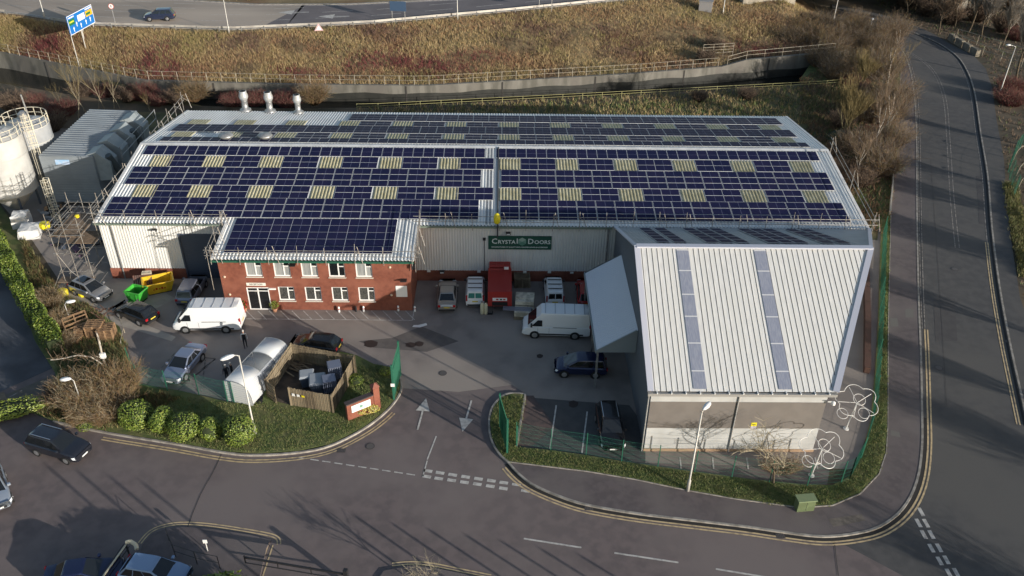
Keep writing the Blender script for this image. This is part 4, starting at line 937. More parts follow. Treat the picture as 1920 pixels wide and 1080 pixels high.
# access tower at the west corner
tx0,tx1,ty0,ty1=-40.3,-37.6,65.9,70.2
t=thing('scaffold_tower','scaffold access tower with timber platforms and yellow bags at the west corner of the warehouse','scaffolding',(-39.5,68,0))
for x_ in(tx0,-39.,tx1):
    for y_ in(ty0,ty1): mb=MB(); mb.tube((x_,y_,0),(x_+rnd.uniform(-.05,.05),y_,7.6+rnd.uniform(-.2,.5)),.032,n=6); mb.build('upright',M_scaf,t,world=True)
mb=MB()
for z_ in(.4,2.1,4.0,5.9,6.5,7.0):
    for y_ in(ty0,ty1): mb.tube((tx0-.3,y_,z_),(tx1+.3,y_,z_),.028,n=6)
    for x_ in(tx0,-39.5,tx1): mb.tube((x_,ty0-.4,z_),(x_,ty1+.3,z_),.028,n=6)
for a_,b_ in(((tx0,ty0,.1),(-39.5,ty0,2.1)),((-39.5,ty0,2.1),(tx0,ty0,4)),((tx0,ty0,4),(-39.5,ty0,5.9)),((tx0-1.2,ty0-.9,0),(tx0,ty0,2.4)),((tx1,ty0,0),(-39.5,ty0,2.1)),((-39.5,ty0,4),(tx1,ty0,5.9))): mb.tube(a_,b_,.028,n=6)
mb.build('ledger',M_scaf,t,world=True)
for z_,x_a,y_a in((5.75,tx0,ty0),(3.9,tx0,ty0+2)):
    mb=MB()
    for i in range(11): mb.box(x_a+i*.23,x_a+i*.23+.215,y_a,ty1,z_,z_+.04)
    mb.build('platform',mat('scaffold_board',(.27,.19,.13),.9,c2=(.2,.14,.09),scale=3),t,world=True)
mb=MB(); mb.box(-40.9,-37.8,ty0-.35,ty0+.7,1.05,1.1); mb.build('platform',mat('scaffold_board',(0,0,0)),t,world=True)
MY=mat('yellow_sheet',(.75,.62,.02),.5)
for bx in((-40.9,66.5,6.3,.45),(-38.6,68.0,6.6,.2),(-40.4,65.0,.0,.5),(-38.6,65.0,.0,.35)):
    mb=MB(); s_=bx[3]; mb.lathe([(s_*.8,0),(s_,.1),(s_*1.05,s_*.9),(s_*.8,s_*1.3),(s_*.3,s_*1.35)],8); mb.v=[(a_+bx[0],b_+bx[1],c_+bx[2]) for a_,b_,c_ in mb.v]; mb.build('bag',MY,t,world=True)
t=thing('netting_bundle','yellow netting bundle tied to the guard rail above the sign','netting',(-.4,YF-.25,HE+.5)); mb=MB(); mb.lathe([(.12,-.1),(.28,0),(.33,.4),(.25,.8),(.1,.95)],9); mb.build('bundle',MY,t,True)
# ---------------- silos and filter house ----------------
def silo(cx_,cy_,r_,zb_,zt_,label,col=(.53,.52,.49)):
    t=thing('silo',label,'silo',(cx_,cy_,0))
    mb=MB(); mb.lathe([(.5,zb_-2.3),(r_,zb_),(r_,zt_),(r_*.5,zt_+.55),(.3,zt_+.7)],36)
    o=mb.build('tank',mat('silo_'+('white' if col[0]>.5 else 'grey'),col,.45,c2=tuple(a*.85 for a in col),scale=.8),t,True); ms=o.modifiers.new('e','EDGE_SPLIT'); ms.split_angle=R(35)
    mb=MB(); 
    for z_ in(zb_,zb_+(zt_-zb_)/3,zb_+(zt_-zb_)*2/3,zt_): mb.lathe([(r_+.03,z_-.05),(r_+.03,z_+.05)],36)
    mb.build('band',mat('silo_band',(.45,.44,.41),.5),t)
    for a_ in range(4): mb=MB(); x_,y_=r_*.85*math.cos(a_*math.pi/2+.7),r_*.85*math.sin(a_*math.pi/2+.7); mb.tube((x_,y_,0),(x_,y_,zb_+.2),.12,n=8); mb.build('leg',M_dwall,t)
    mb=MB()
    for hh in(.5,1.05): mb.path([(r_*math.cos(a_*math.pi/12),r_*math.sin(a_*math.pi/12),zt_+hh) for a_ in range(25)],.035,5)
    for a_ in range(16): c_,s_=math.cos(a_*math.pi/8),math.sin(a_*math.pi/8); mb.tube((r_*c_,r_*s_,zt_),(r_*c_,r_*s_,zt_+1.05),.035,n=5)
    mb.build('railing',mat('cream_rail',(.62,.57,.45),.5),t)
    mb=MB(); mb.tube((r_*.3,-.2,zt_+.3),(r_*.25,-.2,zt_+3.4),.09,n=8); mb.lathe([(.5,zt_+.6),(.55,zt_+1.2),(.2,zt_+1.5)],12); mb.build('vent_pipe',M_steel,t)
    return t
silo(-52.4,81.6,2.6,2.6,8.6,'front white silo with railed top at the left edge')
silo(-52.0,87.2,2.3,2.6,7.6,'rear silo behind the front white one, coloured grey for its shade',(.36,.37,.38))  # shade on this silo is put into its grey tank colour
def cage_ladder(x_,y_,z0,z1,label,par=None):
    t=thing('caged_ladder',label,'ladder',(x_,y_,0)); mb=MB()
    for s in(-.25,.25): mb.tube((s,0,z0),(s,0,z1),.035,n=5)
    z_=z0+.2
    while z_<z1: mb.tube((-.25,0,z_),(.25,0,z_),.02,n=4); z_+=.3
    mb.build('ladder',mat('cream_rail',(.6,.6,.5)),t)
    mb=MB(); z_=max(z0+1.2,1.5)
    while z_<z1+.2: mb.path([(.38*math.cos(a_*math.pi/6),-.38+.38*math.sin(a_*math.pi/6)-.0,z_) for a_ in range(-7,2)]+[(.38*math.cos(a_*math.pi/6),-.38+.38*math.sin(a_*math.pi/6),z_) for a_ in range(2,6)],.025,4); z_+=.75
    for a_ in(-3,-5.2,-.8,1.2,4.6): mb.tube((.38*math.cos(a_*math.pi/6),-.38+.38*math.sin(a_*math.pi/6),1.6),(.38*math.cos(a_*math.pi/6),-.38+.38*math.sin(a_*math.pi/6),z1),.02,n=4)
    mb.build('cage',mat('cream_rail',(0,0,0)),t)
cage_ladder(-45.6,76.9,0,6.2,'pale caged ladder standing in front of the grey filter house')
cage_ladder(-49.3,83.2,6.0,10.4,'pale caged ladder on top beside the rear silo')
fx0,fx1,fy0,fy1,fz=-48.9,-43.3,82.4,95.6,6.0
t=thing('filter_house','grey ribbed dust filter building with duct hoods between silos and warehouse','building',(-46,89,0))
mb=MB(); n_=int((fy1-fy0)/.55)
pts=[]
for i in range(n_):
    y=fy0+i*(fy1-fy0)/n_; d=(fy1-fy0)/n_; pts+=[(y,0),(y+d*.5,0),(y+d*.6,.07),(y+d*.9,.07)]
pts.append((fy1,0))
for (ya,da),(yb2,db) in zip(pts,pts[1:]): mb.quad((fx0,ya,fz+da),(fx1,ya,fz-.15+da),(fx1,yb2,fz-.15+db),(fx0,yb2,fz+db))
GR=mat('filter_grey',(.25,.275,.295),.5,c2=(.215,.235,.25),scale=.5); mb.build('roof',GR,t,world=True)
mb=MB(); 
for (ya,za),(yb2,zb_) in zip([(0,.6+i*.3) for i in range(18)],[(0,.6+(i+1)*.3) for i in range(18)]):
    mb.box(fx0,fx1,fy0,fy0+.1,za,za+.15); mb.box(fx0,fx1,fy0+.03,fy0+.13,za+.15,za+.3)
mb.box(fx0,fx0+.1,fy0+.13,fy1,.3,fz-.05); mb.box(fx1-.1,fx1,fy0+.13,fy1,.3,fz-.22); mb.box(fx0,fx1,fy1-.1,fy1,.3,fz-.22)
mb.build('wall',GR,t,world=True)
mb=MB()
for x_ in(fx0+.1,fx1-.2):
    for y_ in(fy0+.1,fy1-.3): mb.box(x_,x_+.15,y_,y_+.15,0,.62)
mb.build('frame',M_dwall,t,world=True)
x,z=AY(117,304,fy0-.01); mb=MB(); mb.box(x-.75,x+.75,fy0-.04,fy0-.01,z-.28,z+.28); mb.build('nameplate',mat('nameplate_blue',(.25,.5,.75),.3,c2=(.6,.62,.72),scale=.8),t,world=True)
GR2=mat('duct_pale_grey',(.33,.36,.365),.5,c2=(.28,.31,.31),scale=1)
for i in range(4):
    y=fy0+.4+i*3.2; mb=MB(); mb.add([(fx1-.9,y,fz-.05),(fx1-.9,y+2.2,fz-.05),(fx1+.2,y+2.2,fz+.28),(fx1+.2,y,fz+.28),(fx1+1.5,y+.2,fz-.9),(fx1+1.5,y+2.0,fz-.9),(fx1+1.3,y+.3,fz-3),(fx1+1.3,y+1.9,fz-3),(fx1+.01,y,fz-3),(fx1+.01,y+2.2,fz-3),(fx1-.9,y,fz-.3),(fx1-.9,y+2.2,fz-.3)],
        [(0,3,2,1),(3,4,5,2),(4,6,7,5),(6,8,9,7),(0,10,8,6,4,3),(1,2,5,7,9,11),(0,1,11,10)]); mb.build('duct_hood',GR2,t,world=True)
for i in range(2):
    y=fy0+1+i*7; mb=MB(); mb.path([(fx1+1.2,y,fz-.3),(fx1+1.6,y+.5,fz-2),(fx1+2.6,y+1.2,fz-3.5),(fx1+2.7,y+1.3,0)],.38,12); mb.build('duct_pipe',mat('duct_dark',(.06,.07,.07),.5),t,world=True)
mb=MB()
for y_ in(fy0+2,fy0+8,fy1-.5):
    for x_ in(fx1+2.2,): mb.tube((x_,y_,0),(x_,y_,fz+.3),.05,n=6)
for z_ in(2.5,5.2,6.2): mb.tube((fx1+2.2,fy0+2,z_),(fx1+2.2,fy1-.5,z_),.04,n=6)
mb.build('support_frame',M_steel,t,world=True)
# white wrapped loads, rubble etc at the west yard
def wrapped(px,py,w_,d_,h_,rz,label):
    x,y=G(px,py); t=thing('wrapped_load',label,'sheeted load',(x,y,0),rz,'white sheeted loads in the west yard'); mb=MB(); N=8; vs=[];fs=[]
    prof=[(1.06,.02),(1.03,.5),(1.0,.9),(.96,1.0)]
    per=[(-1,-1),(-.5,-1),(0,-1),(.5,-1),(1,-1),(1,-.5),(1,0),(1,.5),(1,1),(.5,1),(0,1),(-.5,1),(-1,1),(-1,.5),(-1,0),(-1,-.5)]
    for s_,z_ in prof:
        for a_,b_ in per: vs.append((a_*w_/2*s_+rnd.uniform(-.05,.05),b_*d_/2*s_+rnd.uniform(-.05,.05),z_*h_+(rnd.uniform(-.06,.06) if z_>.1 else 0)))
    for j in range(3):
        for i in range(16): fs.append((j*16+i,j*16+(i+1)%16,(j+1)*16+(i+1)%16,(j+1)*16+i))
    vs.append((.1,0,h_*1.06)); fs+=[(48+i,48+(i+1)%16,64) for i in range(16)]
    mb.add(vs,fs); mb.build('sheet',mat('white_sheeting',(.78,.76,.72),.6),t); mb=MB(); mb.box(-w_/2*.9,w_/2*.9,-d_/2*.9,d_/2*.9,0,.12); mb.build('pallet',M_pal,t)
wrapped(60,441,1.9,1.9,1.0,R(12),'nearer sunlit white sheeted load beside the hedge'); wrapped(44,424,1.5,1.6,1.5,R(12),'further white sheeted load behind the nearer one')
def junk(px,py,n_,spread,label,z=0,cols=None):
    x,y=G(px,py); t=thing('scrap_heap',label,'scrap heap',(x,y,0)); ms=cols or [M_dwall,M_gwall,M_blackp,M_pal]
    mb=MB()
    for i in range(n_):
        a_,b_=rnd.gauss(0,spread),rnd.gauss(0,spread); c_=rnd.uniform(.1,.5+.5*math.exp(-(a_*a_+b_*b_)))
        d=Vector((rnd.uniform(-1,1),rnd.uniform(-1,1),rnd.uniform(-.2,.3)))*rnd.uniform(.3,1)
        mb.bar((a_-d.x/2,b_-d.y/2,max(c_-d.z/2,.15)),(a_+d.x/2,b_+d.y/2,max(.15,c_+d.z/2)),rnd.uniform(.1,.6),rnd.uniform(.03,.25),i%len(ms))
    mb.build('scrap',ms,t)
junk(115,425,26,1.0,'dark heap of metal scrap under the caged ladder'); junk(150,455,34,1.2,'dark heap of scrap left of the scaffold tower',cols=[M_dwall,M_blackp,M_blackp,mat('scrap_purple',(.1,.06,.1),.8)]); junk(95,400,20,.9,'dark bins and scrap below the silos')
# skips
def skip(px,py,rz,label,c,L_=2.4,W_=1.5,H_=1.1,marks=False):
    x,y=G(px,py); t=thing('skip',label,'skip',(x,y,0),rz); m_=mat('skip_'+label.split()[0],c,.45,c2=tuple(a_*.8 for a_ in c),scale=2,obj=True)
    b=[(-L_*.36,-W_*.44),(L_*.36,-W_*.44),(L_*.36,W_*.44),(-L_*.36,W_*.44)]; tp=[(-L_/2,-W_/2),(L_/2,-W_/2),(L_/2,W_/2),(-L_/2,W_/2)]; i_=.06
    mb=MB(); vs=[(*p,.12) for p in b]+[(*p,H_) for p in tp]+[(p[0]*(1-i_),p[1]*(1-i_),H_) for p in tp]+[(p[0]*.9,p[1]*.9,.2) for p in b]
    fs=[(3,2,1,0)]
    for i in range(4): j=(i+1)%4; fs+=[(i,j,4+j,4+i),(4+i,4+j,8+j,8+i),(8+i,8+j,12+j,12+i)]
    fs.append((12,13,14,15)); mb.add(vs,fs); mb.build('tub',m_,t)
    mb=MB()
    for i in range(4): j=(i+1)%4; mb.bar((*tp[i],H_),(*tp[j],H_),.09,.08)
    for s in(-1,1): mb.bar((-L_*.2,s*W_*.46,.15),(-L_*.28,s*W_*.5,H_),.08,.06); mb.bar((L_*.2,s*W_*.46,.15),(L_*.28,s*W_*.5,H_),.08,.06)
    mb.build('rim',m_,t)
    mb=MB(); mb.box(-L_*.38,L_*.38,-W_*.4,W_*.4,.0,.12); mb.build('skid',M_black,t)
    if marks:
        mb=MB()
        for k_ in range(5): mb.box(-.55+k_*.24,-.40+k_*.24,-W_*.485-.02,-W_*.475,.55,.62+.12*(k_%2)); 
        mb.v=[(a_,b_-(c_-.12)/ (H_-.12)*W_*.06+.04,c_) for a_,b_,c_ in mb.v]; mb.build('painted_number',M_tail,t)
    return t
skip(260,563,R(-18),'green open topped skip in the yard left of the yellow one',(.05,.38,.045),1.6,1.3,1.2)
s=skip(300,543,R(24),'yellow skip with red painted marks below the white wall',(.68,.42,.015),2.7,1.7,1.15,True)
t=thing('waste_boards','brown boards and a pale crate stacked against the skip','boards',(*G(272,540),0),R(10)); mb=MB()
for i in range(9): mb.bar((-.8+i*.19,-.3,.05),(-.8+i*.19,.25,1.3),.15,.03)
mb.build('board',mat('brown_board',(.16,.07,.05),.8,c2=(.1,.06,.05),scale=3),t); mb=MB(); mb.box(-.1,.7,.3,.8,.95,1.4); mb.box(-.12,.72,.28,.82,.0,.93,1); mb.build('crate',[M_board,mat('crate_brown',(.2,.13,.09),.8)],t)
# pallets
def pallet_stack(px,py,n_,rz,label,tilt=0,z0=0,m_=None,group=None,w_=1.2,d_=1.0):
    x,y=G(px,py); t=thing('pallet_stack',label,'pallets',(x,y,z0),rz,group); m_=m_ or M_pal
    for k_ in range(n_):
        mb=MB(); z_=k_*.15; jx,jy=rnd.uniform(-.03,.03),rnd.uniform(-.03,.03)
        for i in range(5): yy=-d_/2+i*(d_-.11)/4; mb.box(-w_/2+jx,w_/2+jx,yy+jy,yy+.11+jy,z_+.12,z_+.14)
        for i in range(3): xx=-w_/2+i*(w_-.1)/2; mb.box(xx+jx,xx+.1+jx,-d_/2+jy,d_/2+jy,z_+.022,z_+.12)
        for i in range(3): yy=-d_/2+i*(d_-.1)/2; mb.box(-w_/2+jx,w_/2+jx,yy+jy,yy+.1+jy,z_,z_+.02)
        mb.build('pallet',m_,t)
    if tilt: t.rotation_euler=(tilt,0,rz)
    return t
gp='wooden pallets stored beside the lane'
pallet_stack(204,636,9,R(8),'tallest stack of pale pallets right of the birch trunk',group=gp,w_=1.3,d_=1.2)
pallet_stack(184,632,10,R(5),'middle stack of pallets behind the birch trunk',group=gp,w_=1.4,d_=1.2)
pallet_stack(160,630,7,R(20),'stack of brown pallets with one leaning across its top',group=gp,w_=1.4,d_=1.2)
pallet_stack(143,640,4,R(-15),'low stack of reddish pallets at the left end of the pile',group=gp)
a=pallet_stack(150,625,1,R(28),'single pallet leaning like a roof on the left pile',group=gp,w_=2.0,d_=1.8); a.location.z=1.1; a.rotation_euler=(R(22),R(-8),R(30))
t=thing('timber_scraps','broken pallet timber and branches lying behind the pallet stacks','timber',(*G(185,592),0)); mb=MB()
for i in range(26): a_=rnd.uniform(0,3.14); p=Vector((rnd.uniform(-1.6,1.6),rnd.uniform(-.8,.8),rnd.uniform(.1,.6))); d=Vector((math.cos(a_),math.sin(a_),rnd.uniform(-.3,.5)))*rnd.uniform(.5,1.1); mb.bar(p-d*.5,p+d*.5,.08,.03)
mb.build('timber',mat('old_timber',(.17,.09,.06),.9),t)
pallet_stack(979,534,7,R(2),'stack of weathered pallets standing against the plinth behind the boards',m_=M_wood,w_=1.5,d_=1.2)
t=thing('board_stack','stack of cream boards with grey and brown layers on the yard by the red lorry','boards',(*G(983,585),0),R(-4)); mb=MB()
for z0,z1,w_,y0,y1,k_ in((0,.3,1.75,-1.3,-.1,2),(.3,.75,1.7,-1.2,.0,0),(0,.9,1.7,.1,1.1,1),(.9,1.25,1.66,-.2,1.1,0),(1.25,1.3,1.7,.3,1.3,0)): mb.box(-w_/2,w_/2,y0,y1,z0,z1,k_)
mb.build('boards',[M_board,mat('board_brown',(.2,.13,.09),.8),M_wood],t)
mb=MB()
for i in range(3): mb.box(-1.9,.7,-.95+i*.22,-.85+i*.22,.76,.82)
mb.build('metal_length',mat('lilac_metal',(.3,.31,.38),.4,.4),t)
# cones / small post cylinders on the yard
for i,(px,py,lb) in enumerate(((904,588,'left white gas bottle standing behind the red lorry'),(911,588,'second white gas bottle right of the first, by the lorry tail'))):
    t=thing('gas_bottle',lb,'gas bottle',(*G(px,py),0)); MB().lathe([(.15,0),(.17,.05),(.17,1.0),(.1,1.15),(.05,1.2)],12).build('cylinder',mat('bottle_cream',(.6,.55,.38),.5),t,True); MB().lathe([(.05,1.2),(.06,1.3)],8).build('valve',M_blackp,t)
t=thing('trolley','thin black sack trolley beside the two gas bottles','trolley',(*G(919,588),0)); mb=MB(); mb.path([(-.2,0,.1),(-.2,.25,1.2),(.2,.25,1.2),(.2,0,.1)],.02,5); mb.box(-.22,.22,-.25,.0,.05,.08); mb.build('frame',M_blackp,t)
for s in(-1,1): mb=MB(); mb.tube((s*.2,.05,.12),(s*.26,.05,.12),.12,n=12); mb.build('wheel',M_black,t)
def simple(name,label,cat,px,py,fn,m_,z=0,group=None,part='body',smooth=False):
    t=thing(name,label,cat,(*G(px,py,z),z),0,group); mb=MB(); fn(mb); mb.build(part,m_,t,smooth); return t
pot=lambda mb: mb.lathe([(.16,0),(.25,.35),(.27,.4),(.2,.38)],12)
def plant(name,label,px,py,r_,m1,rr=random.Random(3)):
    t=simple(name,label,'potted plant',px,py,pot,mat('terracotta',(.4,.2,.12),.8),part='pot'); mb=MB()
    for i in range(260):
        d=Vector((rr.gauss(0,1),rr.gauss(0,1),rr.gauss(0,1))).normalized()*r_*rr.uniform(.4,1); c=Vector((0,0,.4+r_*.8))+d; a_=Vector((rr.gauss(0,1),rr.gauss(0,1),rr.gauss(0,1))).normalized()*.07; b_=a_.cross(Vector((rr.random(),rr.random(),rr.random()))).normalized()*.05
        mb.quad(c-a_,c-b_,c+a_,c+b_,i%len(m1))
    mb.build('foliage',m1,t)
plant('potted_plant','green potted shrub at the right of the office door',516,584,.42,[LF[0],LF[2]]); plant('potted_plant','red flowering pot at the left of the office door',459,583,.38,[mat('petal_red',(.5,.03,.03),.6),LF[1]])
for i,(px,py,lb) in enumerate(((636,585,'leftmost white bollard'),(682,584,'white bollard beside a dark one'),(747,583,'white bollard below the white notice board'),(778,584,'white bollard at the east corner'))):
    simple('bollard',lb+' along the foot of the brick office','bollard',px,py,lambda mb:(mb.lathe([(.09,0),(.09,.5),(.05,.58)],10),mb.lathe([(.1,.3),(.1,.38)],10,1)),[M_upvc,M_tail],part='post')
simple('bollard','black bollard between the white ones by the office wall','bollard',668,584,lambda mb:mb.lathe([(.09,0),(.09,.5),(.04,.58)],10),M_blackp,part='post')
simple('litter_bag','flattened pale plastic sheet lying on the yard at the hatch end','litter',786,611,lambda mb:mb.add([(-.6,-.2,.02),(.1,-.3,.05),(.7,.1,.02),(.6,.35,.06),(-.1,.1,.03),(-.5,.1,.02)],[(0,1,4,5),(1,2,3,4)]),M_upvc)
# ---------------- street lamps ----------------
def lamp(label,base,h,armdir=None,arm=.9,name='street_lamp',z0=0,r_=.07,head=.75,tiltx=0,col=None):
    t=thing(name,label,'street lamp',(*base,z0),0); m_=col or mat('lamp_pole',(.50,.48,.44),.5,.2)
    MB().lathe([(r_*1.7,0),(r_*1.7,1.1),(r_,1.2),(r_*.7,h)],10).build('pole',m_,t,True)
    d=Vector((math.cos(armdir),math.sin(armdir),0)); mb=MB(); mb.tube((0,0,h-.02),d*arm*.5+Vector((0,0,h+.12)),r_*.6,n=8); mb.tube(d*arm*.5+Vector((0,0,h+.12)),d*arm+Vector((0,0,h+.16)),r_*.6,n=8); mb.build('arm',m_,t,True)
    c=d*(arm+head*.4)+Vector((0,0,h+.18)); n_=Vector((-d.y,d.x,0)); mb=MB(); st=[]
    for u,w_,hh in((-.5,.05,.05),(-.35,.13,.11),(0,.19,.14),(.35,.15,.10),(.5,.05,.04)):
        q=c+d*u*head; st.append([q+n_*w_-Vector((0,0,hh*.4)),q+n_*w_*.7+Vector((0,0,hh)),q-n_*w_*.7+Vector((0,0,hh)),q-n_*w_-Vector((0,0,hh*.4))])
    loft(mb,st); mb.build('lamp_head',mat('lamp_head_grey',(.72,.72,.72),.35),t,True)
    return t
lamp('street lamp on the grass in front of the cycle shelter',G(479,816),7.5,R(215),.4,head=1.0)
lamp('street lamp at the back of the pavement before the extension',G(1289,922),7.3,R(50),.2,head=1.0)
lamp('street lamp beside the red bush across the east road',G(1872,182),7.5,R(175),.8,head=.7)
lamp('low lamp whose white head rises out of the olive thicket',G(160,776),3.3,R(190),.2,head=.8,r_=.05)
lamp('small lamp with a white head behind the pallet stacks',G(133,606),2.0,R(20),.2,head=.8,r_=.04)
for (px,py,lb) in((430,64,'highway lamp column behind the guard rail above the three stacks'),(858,38,'highway lamp column at the middle of the top edge'),(84,34,'highway lamp column behind the big blue sign')):
    lamp(lb,G(px,py,4.9),9.5,R(100),1.4,z0=4.9,head=.8)
lamp('lamp column near the concrete box at the top edge',G(1355,28,3.6),8,R(100),1,z0=3.3); lamp('thin lamp column in the brown thicket by the bridge',G(1562,42),8,R(60),1); lamp('short lamp showing its white head above the river rail',G(1626,76),3.4,R(60),.3,head=.5)
# ---------------- fences and rails ----------------
def rail_fence(name,label,line,h,rails,step,m_,zf_=lambda x,y:0,r_=.035,post=.04,cat='fence',sq=False):
    pts=resample(line,step); t=thing(name,label,cat,(pts[0][0],pts[0][1],zf_(*pts[0])))
    P_=[Vector((x,y,zf_(x,y))) for x,y in pts]
    for hh in rails:
        mb=MB()
        for a_,b_ in zip(P_,P_[1:]): mb.tube(a_+Vector((0,0,hh)),b_+Vector((0,0,hh)),r_,n=5)
        mb.build('rail',m_,t,off=-t.location)
    for p in P_: 
        mb=MB(); mb.tube(p-Vector((0,0,.2)),p+Vector((0,0,h)),post,n=6); mb.build('post',m_,t,off=-t.location)
    return t
wl=[(x,yw(x)-.1) for x in range(-96,35,2)]
wa=[p for p in wl if p[0]<=-57.5]; wb_=[p for p in wl if p[0]>=-57.5]
rail_fence('river_railing','pale tube railing on top of the far river wall',[p for p in wl],1.35,(.7,1.35),2.15,M_rail,lambda x,y:wtop(x),.028,.045)
rail_fence('river_railing','stepped pale railing near the footbridge end of the river wall',[(x,yw(x)-.1) for x in (35,37,39,42,46,50,54)],1.3,(.7,1.3),3.2,M_rail,lambda x,y:wtop(x))
rail_fence('bank_fence','low yellowish post and rail fence on the near river bank',[(x,yb(x)-.9) for x in range(-20,54,2)],.95,(.55,.9),2.9,mat('yellow_timber',(.36,.33,.15),.8),lambda x,y:.2,.03)
rail_fence('steps_railing','small ladder like railing of the steps down to the river wall',[(31.5,131),(35,131.6),(37.5,132.3)],1.8,(.45,.9,1.35,1.8),1.7,M_rail,lambda x,y:1.8)
rail_fence('bank_railing','diagonal double railing climbing from river wall to the east road',[G(1545,104,1.9),G(1580,88,1.9),G(1624,76,1.9)],1.1,(.5,1.1),2.6,M_rail,lambda x,y:1.0 if x<56 else .5)
# highway guard rail
t=thing('guard_rail','long galvanised crash barrier along the near edge of the highway','crash barrier',(-100,130,5),0)
gl=[(x,yr(x)+.2) for x in range(-110,58,3)]
def gr(l,nm='beam'):
    mb=MB()
    for a_,b_ in zip(l,l[1:]): mb.bar((*a_,5.62),(*b_,5.62),.06,.34); 
    mb.build(nm,mat('barrier_steel',(.50,.47,.42),.5,.2,c2=(.36,.33,.3),scale=.5),t,world=True)
gr([p for p in gl if p[0]<-79]); gr([p for p in gl if p[0]>-72])
for x_,y_ in resample(gl,3.4):
    if -79<x_<-72.5: continue
    mb=MB(); mb.bar((x_,y_-.05,4.6),(x_,y_-.05,5.7),.13,.12); mb.build('post',M_steel,t,world=True)
# green mesh fences
def mesh_fence(label,line,h=2.0,step=2.6,z0=.14,gap=.06,mid=None):
    t=thing('mesh_fence',label,'fence',(line[0][0],line[0][1],z0)); pts=resample(line,step)
    if math.dist(pts[-1],line[-1])>.5: pts.append(line[-1])
    for a_ in pts: mb=MB(); mb.box(a_[0]-.028,a_[0]+.028,a_[1]-.028,a_[1]+.028,z0-.1,z0+h+.08); mb.build('post',M_green2,t,world=True)
    for a_,b_ in zip(pts,pts[1:]):
        A=Vector((*a_,z0));B=Vector((*b_,z0)); L_=(B-A).length; n_=int(L_/gap); mb=MB(); d=(B-A)/n_
        for i in range(1,n_): p=A+d*i; mb.add([(p.x-.002,p.y,z0+.05),(p.x+.002,p.y,z0+.05),(p.x+.002,p.y,z0+h),(p.x-.002,p.y,z0+h),(p.x,p.y-.002,z0+.05),(p.x,p.y+.002,z0+.05),(p.x,p.y+.002,z0+h),(p.x,p.y-.002,z0+h)],[(0,1,2,3),(4,5,6,7)])
        for k_ in range(6): z_=z0+.06+k_*(h-.1)/5; mb.bar(A+Vector((0,0,z_-z0)),B+Vector((0,0,z_-z0)),.006,.008)
        mb.build('mesh_panel',mat('fence_wire',(.03,.20,.13),.5),t,world=True)
    return t
mesh_fence('green mesh fence between the parked silver blue saloon and the round bushes',P((246,692),(262,724),(318,736),(371,741),(428,755),(440,757)))
mesh_fence('green mesh fence along the grass in front of the extension',P((968,833),(1030,845),(1093,853),(1158,866),(1225,876),(1290,886),(1355,895),(1430,905),(1500,913),(1560,914),(1592,900)))
mesh_fence('green mesh fence running up beside the east road pavement',P((1592,900),(1617,855),(1634,790),(1642,700),(1648,600),(1652,500),(1655,440)),gap=.05)
def palisade(label,A,B,h,z0=.05):
    t=thing('palisade_gate',label,'gate',(*A,z0)); A=Vector((*A,z0));B=Vector((*B,z0)); d=B-A; n_=int(d.length/.15)
    for i in range(n_+1): 
        p=A+d*i/n_; mb=MB(); s_=.035; mb.add([(p.x-s_,p.y-.01,z0+.1),(p.x+s_,p.y+.01,z0+.1),(p.x+s_,p.y+.01,z0+h-.12),(p.x,p.y,z0+h),(p.x-s_,p.y-.01,z0+h-.12),(p.x,p.y-s_,z0+.1),(p.x,p.y+s_,z0+.1),(p.x,p.y+s_,z0+h-.12),(p.x,p.y-s_,z0+h-.12)],[(0,1,2,3,4),(5,6,7,8)])
        mb.build('pale',M_green2,t,world=True)
    mb=MB(); 
    for z_ in(.3,h-.45): mb.bar(A+Vector((.03,0,z_)),B+Vector((.03,0,z_)),.05,.06)
    mb.build('cross_rail',M_green2,t,world=True)
    for p in(A,B): mb=MB(); mb.box(p.x-.07,p.x+.07,p.y-.07,p.y+.07,0,h+.25); mb.build('post',M_green2,t,world=True)
    return t
g1=palisade('tall green palisade gate leaf open beside the brick sign',G(739,751),G(751,705),3.3); mb=MB(); p=G(739,751); mb.box(p[0]-.15,p[0]+.15,p[1]-.12,p[1]-.09,1.5,1.8); mb.build('notice',M_upvc,g1,world=True)
palisade('tall green palisade gate leaf open on the right side of the entrance',G(951,852),G(937,803),3.2)
t=thing('gate_post','short green post in the grass just inside the right gate','post',(*G(969,838),.1)); mb=MB(); mb.box(-.05,.05,-.05,.05,0,2.0); mb.build('post',M_green2,t)
for px,py,lb in((773,640,'thin grey post'),(700,640,'thin dark post')): pass
# wooden compound
h=1.85; T_=lambda px,py:G(px,py,h)
cA,cB,cC,cD,cE=T_(545,645),T_(664,668),T_(621,742),T_(541,728),T_(497,712)
cF=T_(508,706)
t=thing('compound_fence','closed board timber fence enclosing the bin compound','fence',(*cA,0))
def board_run(a_,b_,nm='fence_panel'):
    a_=Vector((*a_,.05));b_=Vector((*b_,.05)); d=b_-a_; n_=int(d.length/.14); u=d.normalized(); w_=u.cross(Vector((0,0,1)))
    mb=MB()
    for i in range(n_):
        p=a_+u*(i+.5)*d.length/n_; o_=w_*(.02 if i%2 else -.0); hh=h+rnd.uniform(-.03,.03); mb.bar(p+o_+Vector((0,0,hh/2))-u*.055,p+o_+Vector((0,0,hh/2))+u*.055,.022,hh)
    for z_ in(.35,1.0,1.6): mb.bar(a_+w_*.06+Vector((0,0,z_)),b_+w_*.06+Vector((0,0,z_)),.05,.09)
    mb.build(nm,M_wood,t,world=True)
for a_,b_ in((cE,cA),(cA,cB),(cB,cC),(cC,cD)): board_run(a_,b_)
board_run(cE,(cE[0]+.9,cE[1]-.9),'gate')
